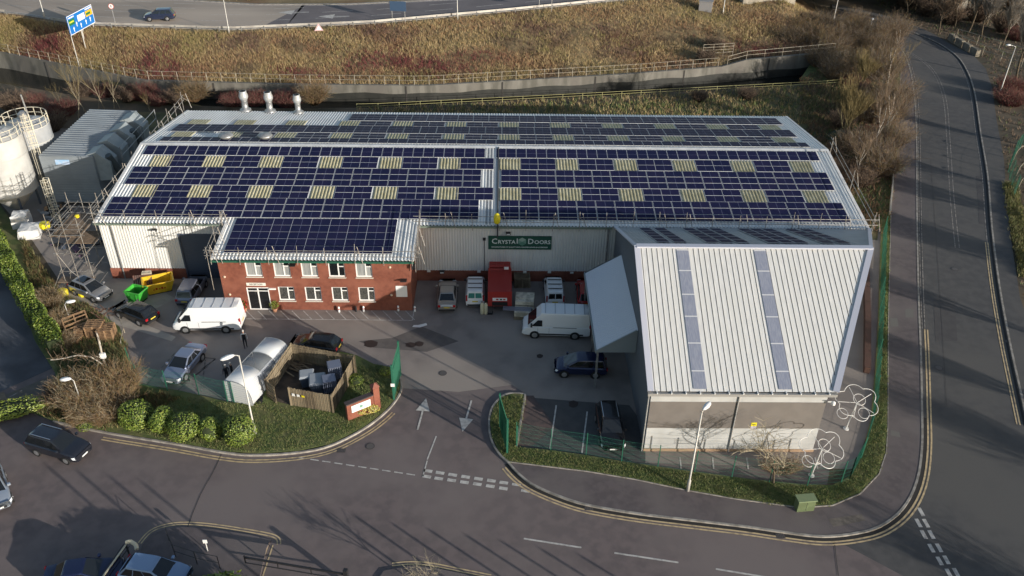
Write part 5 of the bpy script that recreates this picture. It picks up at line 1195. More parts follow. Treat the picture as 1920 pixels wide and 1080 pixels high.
for p in(cA,cB,cC,cD,cE): mb=MB(); mb.box(p[0]-.06,p[0]+.06,p[1]-.06,p[1]+.06,0,h+.1); mb.build('post',M_wood,t,world=True)
d=(Vector(cC)-Vector(cD)).normalized()
for k_,(o_,m_) in enumerate(((.35,M_upvc),(.75,M_upvc),(1.15,MY))):
    q=Vector(cD)+d*o_; mb=MB(); mb.bar((q.x-d.x*.12,q.y-d.y*.12-.1,1.35),(q.x+d.x*.12,q.y+d.y*.12-.1,1.35),.01,.26-.04*k_); mb.build('notice',m_,t,world=True)
poly_sheet('compound_floor',[cA,cB,cC,cD,(cE[0]+.5,cE[1]-.5),cE],.16,mat('compound_soil',(.05,.042,.035),.95,c2=(.10,.075,.055),scale=1.2,bump=.8,bscale=5))
def bin_(x,y,rz,label,w_=1.25,d_=.9,h_=1.15):
    t=thing('waste_bin',label,'bin',(x,y,.16),rz,'wheeled bins in the timber compound'); mb=MB(); mb.add([(-w_*.42,-d_*.40,.15),(w_*.42,-d_*.4,.15),(w_*.42,d_*.4,.15),(-w_*.42,d_*.4,.15),(-w_/2,-d_/2,h_),(w_/2,-d_/2,h_),(w_/2,d_/2,h_),(-w_/2,d_/2,h_)],[(0,3,2,1),(0,1,5,4),(1,2,6,5),(2,3,7,6),(3,0,4,7)])
    for i in range(4): xx=-w_*.36+i*w_*.24; mb.box(xx-.02,xx+.02,-d_/2-.02,-d_*.42,.3,h_-.1)
    mb.build('tub',mat('bin_blue_grey',(.09,.12,.17),.5),t)
    mb=MB(); mb.add([(-w_/2-.04,-d_/2-.05,h_),(w_/2+.04,-d_/2-.05,h_),(w_/2+.04,d_/2+.03,h_),(-w_/2-.04,d_/2+.03,h_),(-w_/2+.05,-d_/2+.08,h_+.12),(w_/2-.05,-d_/2+.08,h_+.12),(w_/2-.05,d_/2-.06,h_+.16),(-w_/2+.05,d_/2-.06,h_+.16)],[(4,5,6,7),(0,1,5,4),(1,2,6,5),(2,3,7,6),(3,0,4,7)]); mb.build('lid',mat('bin_lid',(.30,.32,.34),.45),t)
    for sx in(-1,1):
        for sy in(-1,1): mb=MB(); mb.tube((sx*w_*.35-.03,sy*d_*.3,.09),(sx*w_*.35+.03,sy*d_*.3,.09),.09,n=10); mb.build('wheel',M_black,t)
p=G(578,722,.2); q=G(598,732,.2); bin_(p[0],p[1],R(12),'left bin with pale lid in the timber compound',1.1,1.0); bin_(q[0],q[1],R(12),'larger bin with pale lid right of its neighbour in the compound',1.25,1.4)
def cage(x,y,rz,label,h_=1.7):
    t=thing('crate_stack',label,'crates',(x,y,.16),rz,'slatted plastic crates in the compound'); 
    for k_ in range(3):
        mb=MB(); z0=k_*h_/3
        for i in range(8):
            xx=-.5+i*.14
            for yy in(-.5,.5): mb.box(xx-.03,xx+.03,yy-.02,yy+.02,z0,z0+h_/3-.03)
            for xq in(-.5,.5): mb.box(xq-.02,xq+.02,xx-.03,xx+.03,z0,z0+h_/3-.03)
        mb.box(-.5,.5,-.5,.5,z0+h_/3-.06,z0+h_/3-.03); mb.build('crate',mat('crate_grey',(.16,.18,.24),.6),t)
p=G(620,735,.2); cage(p[0],p[1],R(18),'front stack of grey slatted crates right of the bins',1.5); p=G(630,712,.2); cage(p[0],p[1],R(18),'rear stack of grey slatted crates near the compound corner',1.7)
t=thing('plank_pile','loose planks lying on the compound floor','planks',(*G(560,690,.16),.16)); mb=MB()
for i in range(14): a_=rnd.uniform(-.9,.3); p=Vector((rnd.uniform(-1,1),rnd.uniform(-.7,.7),.04+i*.012)); d=Vector((math.cos(a_),math.sin(a_),0))*rnd.uniform(.5,1); mb.bar(p-d,p+d,.12,.03)
mb.build('plank',M_wood,t)
# cycle shelter: curved roof sheets on hoops, three bays
a=G(455,748);b=G(527,668); rz=ang(a,b); t=thing('cycle_shelter','white curved cycle shelter with an open middle bay beside the timber compound','shelter',(*G(449,757),0),rz-math.pi/2)
# local: y along the axis, x across (open side -x, back +x)
W_,H_=2.3,2.15; Ltot=math.dist(G(449,752),G(519,668)); 
prof=[(-W_*.42,2.02),(-W_*.2,2.13),(0,2.15),(W_*.2,2.08),(W_*.36,1.85),(W_*.47,1.45),(W_*.53,.95),(W_*.55,.3)]
pr=smooth_line(prof,3)
SW=mat('shelter_white',(.66,.67,.67),.45); SR=mat('shelter_ribbed',(.42,.44,.48),.4)
def bay(y0,y1,k0,mi):
    mb=MB(); P2=pr[k0:]; n_=len(P2); vs=[(x,y,z) for x,z in P2 for y in(y0,y1)]+[(x*.985,y,z-.03) for x,z in P2 for y in(y0,y1)]
    fs=[]
    for i in range(n_-1): fs+=[(2*i,2*i+1,2*i+3,2*i+2),(2*n_+2*i,2*n_+2*i+2,2*n_+2*i+3,2*n_+2*i+1),(2*i,2*i+2,2*n_+2*i+2,2*n_+2*i),(2*i+1,2*n_+2*i+1,2*n_+2*i+3,2*i+3)]
    mb.add(vs,fs); return mb
L3=Ltot/3
bay(0,L3*1.05,0,0).build('roof_sheet',SW,t,True); bay(L3*1.95,L3*3,0,0).build('roof_sheet',SW,t,True)
mb=bay(L3*1.05,L3*1.95,13,0); 
mb.build('roof_sheet',SR,t,True)
mb=MB()
for i in range(int(Ltot/.12)):
    y=i*.12
    for (x0,z0),(x1,z1) in zip(pr[12:],pr[13:]): mb.bar((x0+.015,y,z0),(x1+.015,y,z1),.05,.02)
mb.build('rib',SR,t)
g_=bay(L3*1.05,L3*1.95,0,0).build('clear_sheet',mat('shelter_clear',(.35,.38,.4),.15,trans=.28),t,True)
for y in(0,L3*1.05,L3*1.95,Ltot):
    mb=MB(); mb.path([(x,y,z) for x,z in pr[::2]]+[(pr[-1][0],y,0)],.035,6); mb.tube((prof[0][0],y,0),(prof[0][0],y,2.02),.035,n=6); mb.build('hoop',M_steel,t)
mb=MB(); mb.tube((prof[0][0],0,2.02),(prof[0][0],Ltot,2.02),.04,n=6); mb.build('front_rail',M_steel,t)
mb=MB(); n_=len(pr); mb.add([(x,-.04,z) for x,z in pr]+[(pr[-1][0],-.04,.1),(prof[0][0]*1.0,-.04,.1)],[tuple(range(n_+1,-1,-1))]); 
for i in range(9): z_=.25+i*.2; mb.box(prof[0][0],W_*.5,-.055,-.045,z_,z_+.012,1)
mb.build('end_panel',[SW,M_gwall],t)
# brick sign wall
a=G(652,790);b=G(700,772); rz=ang(a,b)+R(2); t=thing('sign_wall','low red brick wall carrying a long white board with a pillar at its right end','sign',(*a,.1),rz)
L_=math.dist(a,b)+.1
mb=MB(); mb.box(0,L_,-.15,.2,0,1.55); mb.build('wall',M_brick,t); mb=MB(); mb.box(-.05,L_,-.2,.25,1.55,1.65); mb.build('coping',mat('dark_coping',(.06,.045,.045),.8),t)
mb=MB(); mb.box(L_+.01,L_+.5,-.2,.3,0,2.25); mb.build('pillar',M_brick,t); mb=MB(); mb.add([(L_-.05,-.26,2.25),(L_+.56,-.26,2.25),(L_+.56,.36,2.25),(L_-.05,.36,2.25),(L_+.25,.05,2.55)],[(0,1,4),(1,2,4),(2,3,4),(3,0,4),(3,2,1,0)]); mb.build('pillar_cap',mat('brick_cap',(.25,.09,.06),.8),t)
mb=MB(); mb.box(.35,L_-.3,-.2,-.151,.72,1.35,0); c=(.35+L_-.3)/2
mb.add([(c+.16*math.sin(i*math.pi/3),-.205,1.035+.17*math.cos(i*math.pi/3)) for i in range(6)],[(5,4,3,2,1,0)],1); mb.build('sign_board',[M_upvc,mat('emb_b',(.18,.32,.25))],t)
# wire flower sculptures
def flower(base,top,label,rz,size):
    t=thing('flower_sculpture',label,'sculpture',(*base,0),rz,'white wire flower sculptures beside the extension'); m_=mat('sculpture_white',(.68,.66,.62),.45); H_=top
    mb=MB(); mb.tube((0,0,0),(.25,.0,H_),.06,.04,8); mb.tube((.1,0,H_*.45),(.35,0,H_*.5),.03,n=6); mb.build('stem',m_,t); MB().lathe([(.22,0),(.22,.06),(.08,.1)],14).build('base_plate',m_,t)
    c=Vector((.25,0,H_)); tilt=Matrix.Rotation(R(28),3,'X')
    mb=MB(); pts=[]
    for i in range(73):
        a_=i/72*2*math.pi; r_=size*(.80+.20*abs(math.sin(3*a_))); pts.append(c+tilt@Vector((r_*math.cos(a_)*1.15,r_*math.sin(a_),.15*math.sin(2*a_))))
    mb.path(pts,.024,6); mb.build('petal_ring',m_,t)
    for i in range(5): a_=i/5*2*math.pi+.5; mb=MB(); mb.tube(c,c+tilt@Vector((size*1.0*math.cos(a_),size*.9*math.sin(a_),0)),.02,n=5); mb.build('spoke',m_,t)
    for dx,dy,r_ in((.1,.5,.45),(-.9,-.8,.42),(.8,-.9,.42)):
        mb=MB(); q=c+Vector((dx,0,dy-.2)); mb.path([q+tilt@Vector((r_*math.cos(a_*math.pi/9),r_*math.sin(a_*math.pi/9),0)) for a_ in range(19)],.02,5); mb.build('small_ring',m_,t)
flower(G(1586,804),2.6,'white wire flower sculpture further from the camera by the extension corner',R(5),1.45)
flower(G(1521,892),2.6,'white wire flower sculpture nearest the bare tree at the fence corner',R(15),1.45)
# cabinet
t=thing('utility_cabinet','olive green utility cabinet on the verge corner','cabinet',(*G(1506,955),.1),R(6)); mb=MB(); mb.box(-.6,.6,-.28,.28,0,.95); mb.box(-.008,.008,-.29,-.28,.1,.85,1); mb.build('box',[mat('cabinet_green',(.13,.17,.08),.6,c2=(.10,.13,.06),scale=2),M_black],t); mb=MB(); mb.box(-.66,.66,-.34,.36,.95,1.03); mb.build('lid',mat('cabinet_green_top',(.20,.25,.13),.6),t)
# highway signs
a=G(152,112,1.3);b=G(189,77,3.9)
SB=mat('sign_blue',(.01,.16,.50),.4); SG_=mat('sign_green2',(.02,.16,.05),.4); SO=mat('sign_orange',(.70,.42,.02),.4)
A=Vector((*G(133,67,5.7),5.7)); B=Vector((*G(178,42,5.7),5.7))
rzs=ang(A,B); LW=(B-A).length; LH=2.75
t=thing('direction_sign','large blue motorway direction sign with lane arrows and a white panel on posts','road sign',(A.x,A.y,0),rzs)
mb=MB(); mb.box(0,LW,-.06,.06,A.z,A.z+LH,0); mb.build('sign_plate',[SB],t)
mb=MB()
for q in((0,.09,0,LH),(LW-.09,LW,0,LH),(.09,LW-.09,0,.09),(.09,LW-.09,LH-.09,LH)): mb.box(q[0],q[1],-.075,-.062,A.z+q[2],A.z+q[3])
mb.box(LW*.38,LW*.66,-.08,-.062,A.z+LH*.48,A.z+LH*.80); 
for f_,v_ in((.16,.1),(.30,.28),(.45,.12),(.66,.15),(.84,.18)):
    x_=LW*f_; z_=A.z+LH*v_; mb.box(x_-.07,x_+.07,-.08,-.062,z_,z_+.42); mb.add([(x_-.22,-.08,z_+.4),(x_+.22,-.08,z_+.4),(x_,-.08,z_+.75)],[(0,1,2)])
mb.build('symbols',M_upvc,t)
mb=MB(); mb.box(LW*.70,LW*.97,-.078,-.062,A.z+LH*.50,A.z+LH*.80,1); mb.build('route_panel',[SG_,SO],t)
mb=MB(); mb.box(LW*.03,LW*.25,-.078,-.062,A.z+LH*.48,A.z+LH*.78,0); mb.box(LW*.05,LW*.22,-.08,-.078,A.z+LH*.60,A.z+LH*.68,2); mb.box(LW*.72,LW*.9,-.08,-.078,A.z+LH*.58,A.z+LH*.70,0); mb.box(LW*.05,LW*.26,-.08,-.062,A.z+LH*.84,A.z+LH*.90,3); mb.box(LW*.72,LW*.97,-.08,-.062,A.z+LH*.86,A.z+LH*.92,3)
mb.build('route_panel',[SG_,SO,mat('route_yellow',(.6,.6,.05),.5),M_upvc],t)
for x_,y_ in((.3,0),(LW*.45,.0),(LW*.62,.6),(LW*.8,1.2),(LW*.95,0)): mb=MB(); mb.tube((x_,.2+y_,.5),(x_,.2+y_,A.z+LH*.8),.07,n=8); mb.build('post',mat('sign_post',(.5,.47,.42),.5),t)
def small_sign(px,py,pz,label,w_=2.6,h_=1.5,zc=2.2):
    x,y=G(px,py,pz); t=thing('road_sign',label,'road sign',(x,y,pz),R(-8)); mb=MB(); mb.box(-w_/2,w_/2,-.04,.04,zc,zc+h_,0); mb.build('sign_plate',[mat('sign_back_blue',(.05,.09,.16),.5)],t)
    for s in(-.4,.4): mb=MB(); mb.tube((s*w_,.08,-1.2 if s>0 else -.3),(s*w_,.08,zc+h_),.05,n=6); mb.build('post',M_steel,t)
small_sign(748,47,4.7,'dark blue sign seen from behind at the crash barrier'); small_sign(1022,24,4.7,'dark blue sign at the top edge above the embankment')
x,y=G(218,51,5.0); t=thing('speed_sign','round white sign on a grey post beside the highway','road sign',(x,y,5),R(0)); mb=MB(); mb.tube((0,0,0),(0,0,3.6),.06,n=8); mb.build('post',M_steel,t); mb=MB(); mb.tube((0,-.08,3.2),(0,-.04,3.2),.42,n=20); mb.k=1; mb.tube((0,-.085,3.2),(0,-.08,3.2),.34,n=20); mb.build('disc',[mat('sign_red',(.5,.1,.08),.5),M_upvc],t)
mb=MB(); mb.box(-.16,.16,-.095,-.086,3.02,3.4); mb.v=[(a_*.5,b_,c_) for a_,b_,c_ in mb.v]; mb.build('bar',mat('sign_dark_mark',(.25,.2,.2),.5),t)
x,y=G(600,76,3.6); t=thing('fallen_sign','pinkish white triangular warning sign lying on the embankment grass','road sign',(x,y,gz(x,y)+.5),R(10)); mb=MB(); mb.add([(-.7,0,0),(.7,0,0),(0,.5,1.0)],[(0,1,2)],0); mb.add([(-.4,-.02,.17),(.4,-.02,.17),(0,.3,.72)],[(0,1,2)],1); mb.build('plate',[mat('faded_pink',(.6,.4,.4),.6),M_upvc],t)
x,y=G(1322,20,4.2); t=thing('concrete_chamber','square concrete chamber box on the embankment near the top edge','chamber',(x,y,gz(x,y)),R(-15)); mb=MB(); mb.box(-1.1,1.1,-.8,.9,-.3,1.6,0); mb.box(-1.2,1.2,-.9,1.0,1.6,1.72,0); mb.box(-1.11,-1.1,-.6,.7,.2,1.4,1); mb.build('box',[mat('pale_concrete',(.26,.25,.25),.8),M_black],t)
# bridge abutment and deck over the east road
t=thing('road_bridge','concrete abutment and deck of the highway bridge at the top right','bridge',(50,165,0))
mb=MB(); a=G(1392,12,4.2);b=G(1486,30,1.5); mb.add([(a[0],a[1],-1),(b[0],b[1],-1),(b[0]+6,b[1]+26,-1),(a[0]-4,a[1]+26,-1),(a[0],a[1],6.6),(b[0],b[1],6.6),(b[0]+6,b[1]+26,6.6),(a[0]-4,a[1]+26,6.6)],[(0,1,5,4),(1,2,6,5),(2,3,7,6),(3,0,4,7),(4,5,6,7)]); mb.build('abutment',mat('abutment_concrete',(.30,.265,.21),.9,c2=(.18,.16,.13),scale=.5,stretch=(1,1,.25)),t,world=True)
mb=MB(); mb.add([(x_,y_,z_) for z_ in(5.4,6.6) for x_,y_ in((b[0]-1,b[1]+2),(b[0]+45,b[1]+16),(b[0]+50,b[1]+42),(b[0]-1,b[1]+28))],[(3,2,1,0),(4,5,6,7),(0,1,5,4),(1,2,6,5),(2,3,7,6),(3,0,4,7)]); mb.build('deck',M_wallc,t,world=True)
mb=MB(); mb.add([(b[0]+30,b[1]+9,-1),(b[0]+34,b[1]+36,-1),(b[0]+34,b[1]+36,6),(b[0]+30,b[1]+9,6),(b[0]+60,b[1]+20,-1),(b[0]+60,b[1]+20,6)],[(0,1,2,3),(0,3,5,4)]); mb.build('far_abutment',M_wallc,t,world=True)
# concrete blocks and rail across the east road
bl0,bl1=G(1785,78),G(1826,103)
for i in range(4):
    u=i/3; x_=bl0[0]+(bl1[0]-bl0[0])*u; y_=bl0[1]+(bl1[1]-bl0[1])*u
    t=thing('concrete_block',['first and furthest','second','third','nearest'][i]+' of the pale concrete blocks beyond the east road','concrete block',(x_,y_,0),ang(bl0,bl1),'concrete blocks beyond the east road'); mb=MB(); mb.box(-1.0,1.0,-.35,.35,0,1.1); mb.box(-.9,.9,-.28,.28,1.1,1.16); mb.build('block',mat('pale_concrete2',(.24,.21,.16),.9,c2=(.16,.14,.11),scale=1.5),t)
rail_fence('bridge_parapet','pale double rail parapet behind the concrete blocks',[G(1788,70,1),G(1830,88,1),G(1880,105,1),G(1925,118,1)],1.7,(.9,1.7),3.5,M_rail,lambda x,y:0,.05)
rail_fence('bridge_parapet','rear pale rail parapet nearer the woodland',[G(1795,62,1),G(1850,78,1),G(1925,100,1)],1.7,(1.7,),4,M_rail,lambda x,y:0,.05)
# mesh fence across the east road
mesh_fence('curved green mesh fence at the right edge of the view',[ (x,y) for x,y in P((1935,262),(1910,280),(1896,300),(1889,320),(1893,345),(1900,370))],2.4,2.2)
for i,(px,py) in enumerate(((1900,300),(1905,330),(1908,355))):
    simple('curved_prop',['upper','middle','lower'][i]+' of three pale bent props behind the curved green fence','prop',px,py,lambda mb:mb.path([(0,0,0),(.1,0,1.2),(.5,.1,1.8),(1.4,.2,1.9)],.04,6),M_rail,part='tube',group='bent props behind the curved green fence')
# bottom barriers
a=G(233,1022,.9);b=G(178,1100,.9); rz=ang(a,b); L_=math.dist(a,b); t=thing('sliding_gate','cream topped sliding gate with black rails at the bottom left','gate',(*a,0),rz)
mb=MB(); 
for yy,zz in((0,1.0),(.12,.85),(.24,.7),(.36,.9)): mb.bar((0,yy,zz),(L_,yy,zz),.035,.04)
mb.build('rail',M_blackp,t); mb=MB(); mb.bar((0,.12,.95),(L_,.12,1.02),.09,.06); mb.path([(-.1,.1,1.05),(-.2,.35,1.1),(-.1,.75,1.0),(.15,.95,.9)],.13,8); mb.build('cream_bar',mat('cream_paint',(.62,.55,.40),.5),t)
for i in range(5): mb=MB(); mb.box(i*L_/4-.04,i*L_/4+.04,.08,.16,0,.95); mb.build('post',M_blackp,t)
a=G(458,1045,1.);b=G(648,1078,1.); rz=ang(a,b); L_=math.dist(a,b); t=thing('swing_gate','low black steel swing gate across the drive at the bottom','gate',(*a,0),rz)
mb=MB(); mb.bar((0,0,1.0),(L_,0,1.05),.1,.12); mb.bar((0,0,.5),(L_,0,.55),.05,.05); mb.build('beam',M_blackp,t)
for f_ in(0,.33,.66): mb=MB(); mb.box(L_*f_-.03,L_*f_+.03,-.03,.03,.5,1.15); mb.build('stay',M_blackp,t)
mb=MB(); mb.box(L_-.1,L_+.15,-.12,.12,0,1.5); mb.build('post',M_blackp,t)
rail_fence('drive_railing','thin dark railing beside the bottom left drive',[G(318,1016),G(325,1045),G(395,1068),G(460,1072)],1.2,(.6,1.2),1.6,M_blackp,lambda x,y:.1,.02,.025)
simple('notice_plate','small white notice lying by the dark railing at the bottom','notice',390,1036,lambda mb:(mb.box(-.13,.13,-.02,.02,.9,1.2),mb.box(-.02,.02,.02,.05,0,.9)),M_upvc,part='plate')
# small litter / low rails beside the pallets
rail_fence('kerb_rail','thin pale edging rail right of the pallet stacks',P((226,602),(238,636),(220,658)),.35,(.33,),2.0,M_rail,lambda x,y:.14,.035)
mb=MB(); t=thing('retaining_wall','white topped low wall beyond the grass strip east of the warehouse','wall',(*G(1666,400),0)); l=P((1673,322),(1672,350),(1669,380),(1667,405)); 
for a_,b_ in zip(l,l[1:]): mb.bar((*a_,.35),(*b_,.35),.15,.6)
mb.build('coping',mat('bleached_log',(.4,.36,.3),.9),t,world=True)
t=thing('hut_wall','reddish brick strip wall between extension yard and green fence','wall',(*G(1628,600),0)); l=P((1622,500),(1625,600),(1624,700)); mb=MB()
for a_,b_ in zip(l,l[1:]): mb.bar((*a_,.3),(*b_,.3),.5,.6)
mb.build('wall',mat('red_soil_edge',(.11,.055,.04),.9,c2=(.09,.05,.035),scale=1.5),t,world=True)
# posts off the lower edge whose shadows streak across the road
t=thing('post_row','row of tall slim posts beyond the lower edge throwing long streaks on the road','fence',(0,30,0))
for tip in((88,873),(145,883),(205,893),(265,903),(602,957),(665,967),(733,980),(803,992),(873,1003),(940,1015),(1012,1028),(1085,1040)):
    x_,y_=G(*tip); hh=6.6 if tip[0]<300 else 4.2; q=(x_+.785*hh/math.tan(SUN_EL),y_-.62*hh/math.tan(SUN_EL)); mb=MB(); mb.tube((*q,0),(*q,hh),.09,n=6); mb.build('post',M_scaf,t,world=True)
# ---------------- vegetation ----------------
def ribbon(mb,p,q,w0,w1,k=0):   # thin three-sided twig
    p=Vector(p);q=Vector(q); d=(q-p); 
    if d.length<1e-5:return
    a=d.cross(Vector((.3,.5,.81))).normalized(); b=d.normalized().cross(a)
    o=len(mb.v); A=[p+a*w0,p-a*w0*.5+b*w0*.87,p-a*w0*.5-b*w0*.87]; B=[q+a*w1,q-a*w1*.5+b*w1*.87,q-a*w1*.5-b*w1*.87]
    mb.v+=[tuple(v) for v in A+B]; mb.f+=[(o,o+1,o+4,o+3),(o+1,o+2,o+5,o+4),(o+2,o,o+3,o+5)]; mb.m+=[k]*3
def tree_mesh(seed,h,spread=.35,levels=5,kids=3,up=.35,trunk_r=.12,twigw=.012,stems=1,first=.3,upb=.12):
    r=random.Random(seed); tr=MB(); cr=MB()
    def grow(p,d,L,rad,lv):
        segs=3 if lv<levels else 2; q=p
        for i in range(segs):
            d2=(d+Vector((r.gauss(0,.12),r.gauss(0,.12),r.gauss(0,.08)+upb*.5))).normalized(); n=q+d2*L/segs; r0=rad*(1-i/segs*.35); r1=rad*(1-(i+1)/segs*.35)
            if lv<=2: tr.tube(q,n,max(r0,.012),max(r1,.010),5,caps=False)
            else: ribbon(cr,q,n,max(r0,twigw),max(r1,twigw*.7))
            q=n;d=d2
            if lv<levels and (i>0 or lv>1):
                for k in range(kids if i==segs-1 else max(1,kids-1)):
                    a=r.uniform(0,6.28); t=Vector((math.cos(a),math.sin(a),up+r.uniform(-.2,.3))); nd=(d*(1-spread)+t*spread*1.6).normalized(); grow(q,nd,L*r.uniform(.55,.78),r1*.62,lv+1)
    for s in range(stems):
        a=r.uniform(0,6.28); b=Vector((math.cos(a)*.18*(stems>1),math.sin(a)*.18*(stems>1),1)).normalized(); grow(Vector((r.uniform(-.2,.2)*(stems>1),r.uniform(-.2,.2)*(stems>1),-.1)),b,h*first*r.uniform(.9,1.1),trunk_r,1)
    return tr,cr
def make_tree(name,label,cat,seed,h,bark,twig,group=None,**kw):
    t=thing(name,label,cat,(0,0,0),0,group); a,b=tree_mesh(seed,h,**kw); p=a.build('trunk',bark,t,True); c=b.build('crown',twig,t); return reg(t,p,c)
def brush(name,label,cat,seed,rad,h,n,twigs,group=None,w=.014,leaves=None,nl=0):
    r=random.Random(seed); t=thing(name,label,cat,(0,0,0),0,group); cr=MB(); st=MB()
    for i in range(n):
        a=r.uniform(0,6.28); rr=rad*.35*math.sqrt(r.random()); p=Vector((math.cos(a)*rr,math.sin(a)*rr,-.05)); lean=rr/(rad*.35)*.8
        d=Vector((math.cos(a)*lean,math.sin(a)*lean,1)); d+=Vector((r.gauss(0,.22),r.gauss(0,.22),0)); d.normalize(); L=h*r.uniform(.6,1.1); q=p
        for s in range(3):
            nn=q+d*L/3; ribbon(cr if s else st,q,nn,w*(1.6-.4*s),w*(1.2-.4*s),i%len(twigs) if s else 0)
            for k in range(3):
                e=(d+Vector((r.gauss(0,.6),r.gauss(0,.6),r.gauss(.1,.4)))).normalized(); qq=nn+e*L*r.uniform(.12,.3); ribbon(cr,nn,qq,w*.8,w*.5,(i+k)%len(twigs)); 
                ee=(e+Vector((r.gauss(0,.6),r.gauss(0,.6),r.gauss(0,.4)))).normalized(); ribbon(cr,qq,qq+ee*L*.12,w*.55,w*.4,(i+k)%len(twigs))
            q=nn; d=(d+Vector((r.gauss(0,.15),r.gauss(0,.15),.0))).normalized()
    s_=st.build('stem',twigs[0],t); c=cr.build('crown',twigs,t); return reg(t,s_,c)
def leafball(name,label,cat,seed,rx,rz,n,mats,size=.09,group=None,core=True,shape=1.0):
    r=random.Random(seed); t=thing(name,label,cat,(0,0,0),0,group); mb=MB()
    lump=[(Vector((r.gauss(0,1),r.gauss(0,1),r.gauss(0,1))).normalized(),r.uniform(-.12,.14)) for _ in range(16)]
    def rad(d): return 1+sum(1.7*a*max(0,d.dot(v))**5 for v,a in lump)
    for i in range(n):
        d=Vector((r.gauss(0,1),r.gauss(0,1),r.gauss(0,1))).normalized()
        if d.z<-.75: continue
        k=rad(d)*r.uniform(.86,1.03); c=Vector((d.x*rx*k,d.y*rx*k,rz*.95+d.z*rz*k))
        nn=(d+Vector((r.gauss(0,.45),r.gauss(0,.45),r.gauss(.1,.45)))).normalized(); a=nn.cross(Vector((r.gauss(0,1),r.gauss(0,1),r.gauss(0,1)))).normalized()*size*r.uniform(.7,1.25); b=nn.cross(a).normalized()*size*.45
        u=r.random(); m=0 if u<.38 else (1 if u<.68 else (2 if u<.86 else 3)); mb.quad(c-a,c-b,c+a,c+b,m%len(mats))
    f=mb.build('foliage',mats,t); co=None; kids=[f]
    if core:
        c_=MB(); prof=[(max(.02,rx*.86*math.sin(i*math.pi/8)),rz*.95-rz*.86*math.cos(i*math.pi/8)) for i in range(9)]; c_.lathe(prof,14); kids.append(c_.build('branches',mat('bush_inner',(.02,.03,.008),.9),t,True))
    return reg(t,*kids)
SCL=random.Random(11)
ON='first second third fourth fifth sixth seventh eighth ninth tenth eleventh twelfth thirteenth fourteenth fifteenth sixteenth seventeenth eighteenth nineteenth twentieth'.split()
def ORD(f,n): return [f%(ON[i] if i<20 else (['thirtieth','fortieth','fiftieth','sixtieth'][i//10-2] if i%10==9 else ['twenty-','thirty-','forty-','fifty-'][i//10-2]+ON[i%10])) for i in range(n)]
def place(src,spots,labels,group,first=True,z=None,smin=.85,smax=1.15):
    for i,sp in enumerate(spots):
        px,py=sp[0],sp[1]; zz=sp[3] if len(sp)>3 else 0; s=sp[2] if len(sp)>2 else SCL.uniform(smin,smax)
        x,y=G(px,py,zz); o=src if (i==0 and first) else dup(src); o.location=(x,y,gz(x,y) if zz else 0.05); o.rotation_euler=(0,0,SCL.uniform(0,6.28)); o.scale=(s,s,s*SCL.uniform(.9,1.1)); o['label']=labels[i] if isinstance(labels,list) else labels; o['group']=group
# five laurel bushes
for i,(px,py,rx,rz,lb) in enumerate(((264,795,1.25,1.05,'largest rounded laurel bush, first from the left in the row'),(307,806,.95,.95,'second laurel bush from the left, between two bigger ones'),(350,815,1.15,1.05,'middle laurel bush of the five in the row'),(397,820,.9,.9,'fourth laurel bush from the left, smallest of the row'),(451,828,1.2,1.15,'last laurel bush beside the street lamp foot'))):
    o=leafball('laurel_bush',lb,'bush',20+i,rx,rz,2600,LF,.085,'rounded laurel bushes along the verge'); x,y=G(px,py,.14); o.location=(x,y,.14)
# hedge on the west boundary
r=random.Random(5); hl=P((-60,395),(0,470),(30,530),(62,590),(95,640),(112,668)); hd=thing('hedge','clipped bright green hedge along the west boundary','hedge',(*hl[0],0)); mb=MB()
hs=resample(hl,.05)
for i in range(17000):
    p=hs[int(r.random()*(len(hs)-1))]; q=hs[min(hs.index(p)+1,len(hs)-1)] if False else p
    u=r.uniform(-1,1); v=r.random(); hw_=.75+.15*math.sin(p[1]*2.1); ht=1.75+.2*math.sin(p[1]*1.3+1)
    if r.random()<.5: dx=u*hw_; z=ht+r.uniform(-.1,.12)
    else: dx=(1 if r.random()<.75 else -1)*hw_*r.uniform(.9,1.05); z=v*ht
    c=Vector((p[0]+dx*.93,p[1]+dx*.3,z+.1)); a=Vector((r.gauss(0,1),r.gauss(0,1),r.gauss(0,.6))).normalized()*.10; b=a.cross(Vector((r.gauss(0,1),r.gauss(0,1),r.gauss(0,1)))).normalized()*.05
    uu=r.random(); mb.quad(c-a,c-b,c+a,c+b,0 if uu<.4 else (1 if uu<.7 else (2 if uu<.85 else 3)))
mb.build('foliage',LF,hd,world=True)
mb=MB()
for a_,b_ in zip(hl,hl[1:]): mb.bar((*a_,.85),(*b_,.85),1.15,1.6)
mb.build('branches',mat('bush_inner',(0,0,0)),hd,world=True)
# low green mound and small shrubs
o=leafball('low_shrub','low bright green shrub bank at the corner of the side street','shrub',61,1.5,.45,1500,[LF[0],LF[2]],.09); x,y=G(22,778); o.location=(x,y,.1); o.scale=(1.5,.7,1); o.rotation_euler=(0,0,R(20))
o=leafball('yellow_shrub','yellow flowering low shrub in front of the brick sign wall','shrub',62,.8,.35,900,[mat('leaf_yellow',(.42,.36,.06),.6),mat('leaf_straw',(.35,.25,.12),.7),LF[2]],.08,core=False); x,y=G(686,775); o.location=(x,y,.15); o.scale=(1.3,.6,1); o.rotation_euler=(0,0,R(15))
for i,(px,py,s) in enumerate(((668,718,.55),(722,700,.4),(160,800,.5))):
    o=leafball('small_shrub',['small green shrub behind the brick sign wall','small green shrub left of the tall gate','small green shrub at the left end of the laurel row'][i],'shrub',64+i,.9,.7,900,LF[:3],.08); x,y=G(px,py,.14); o.location=(x,y,.14); o.scale=(s*1.4,s*1.4,s)
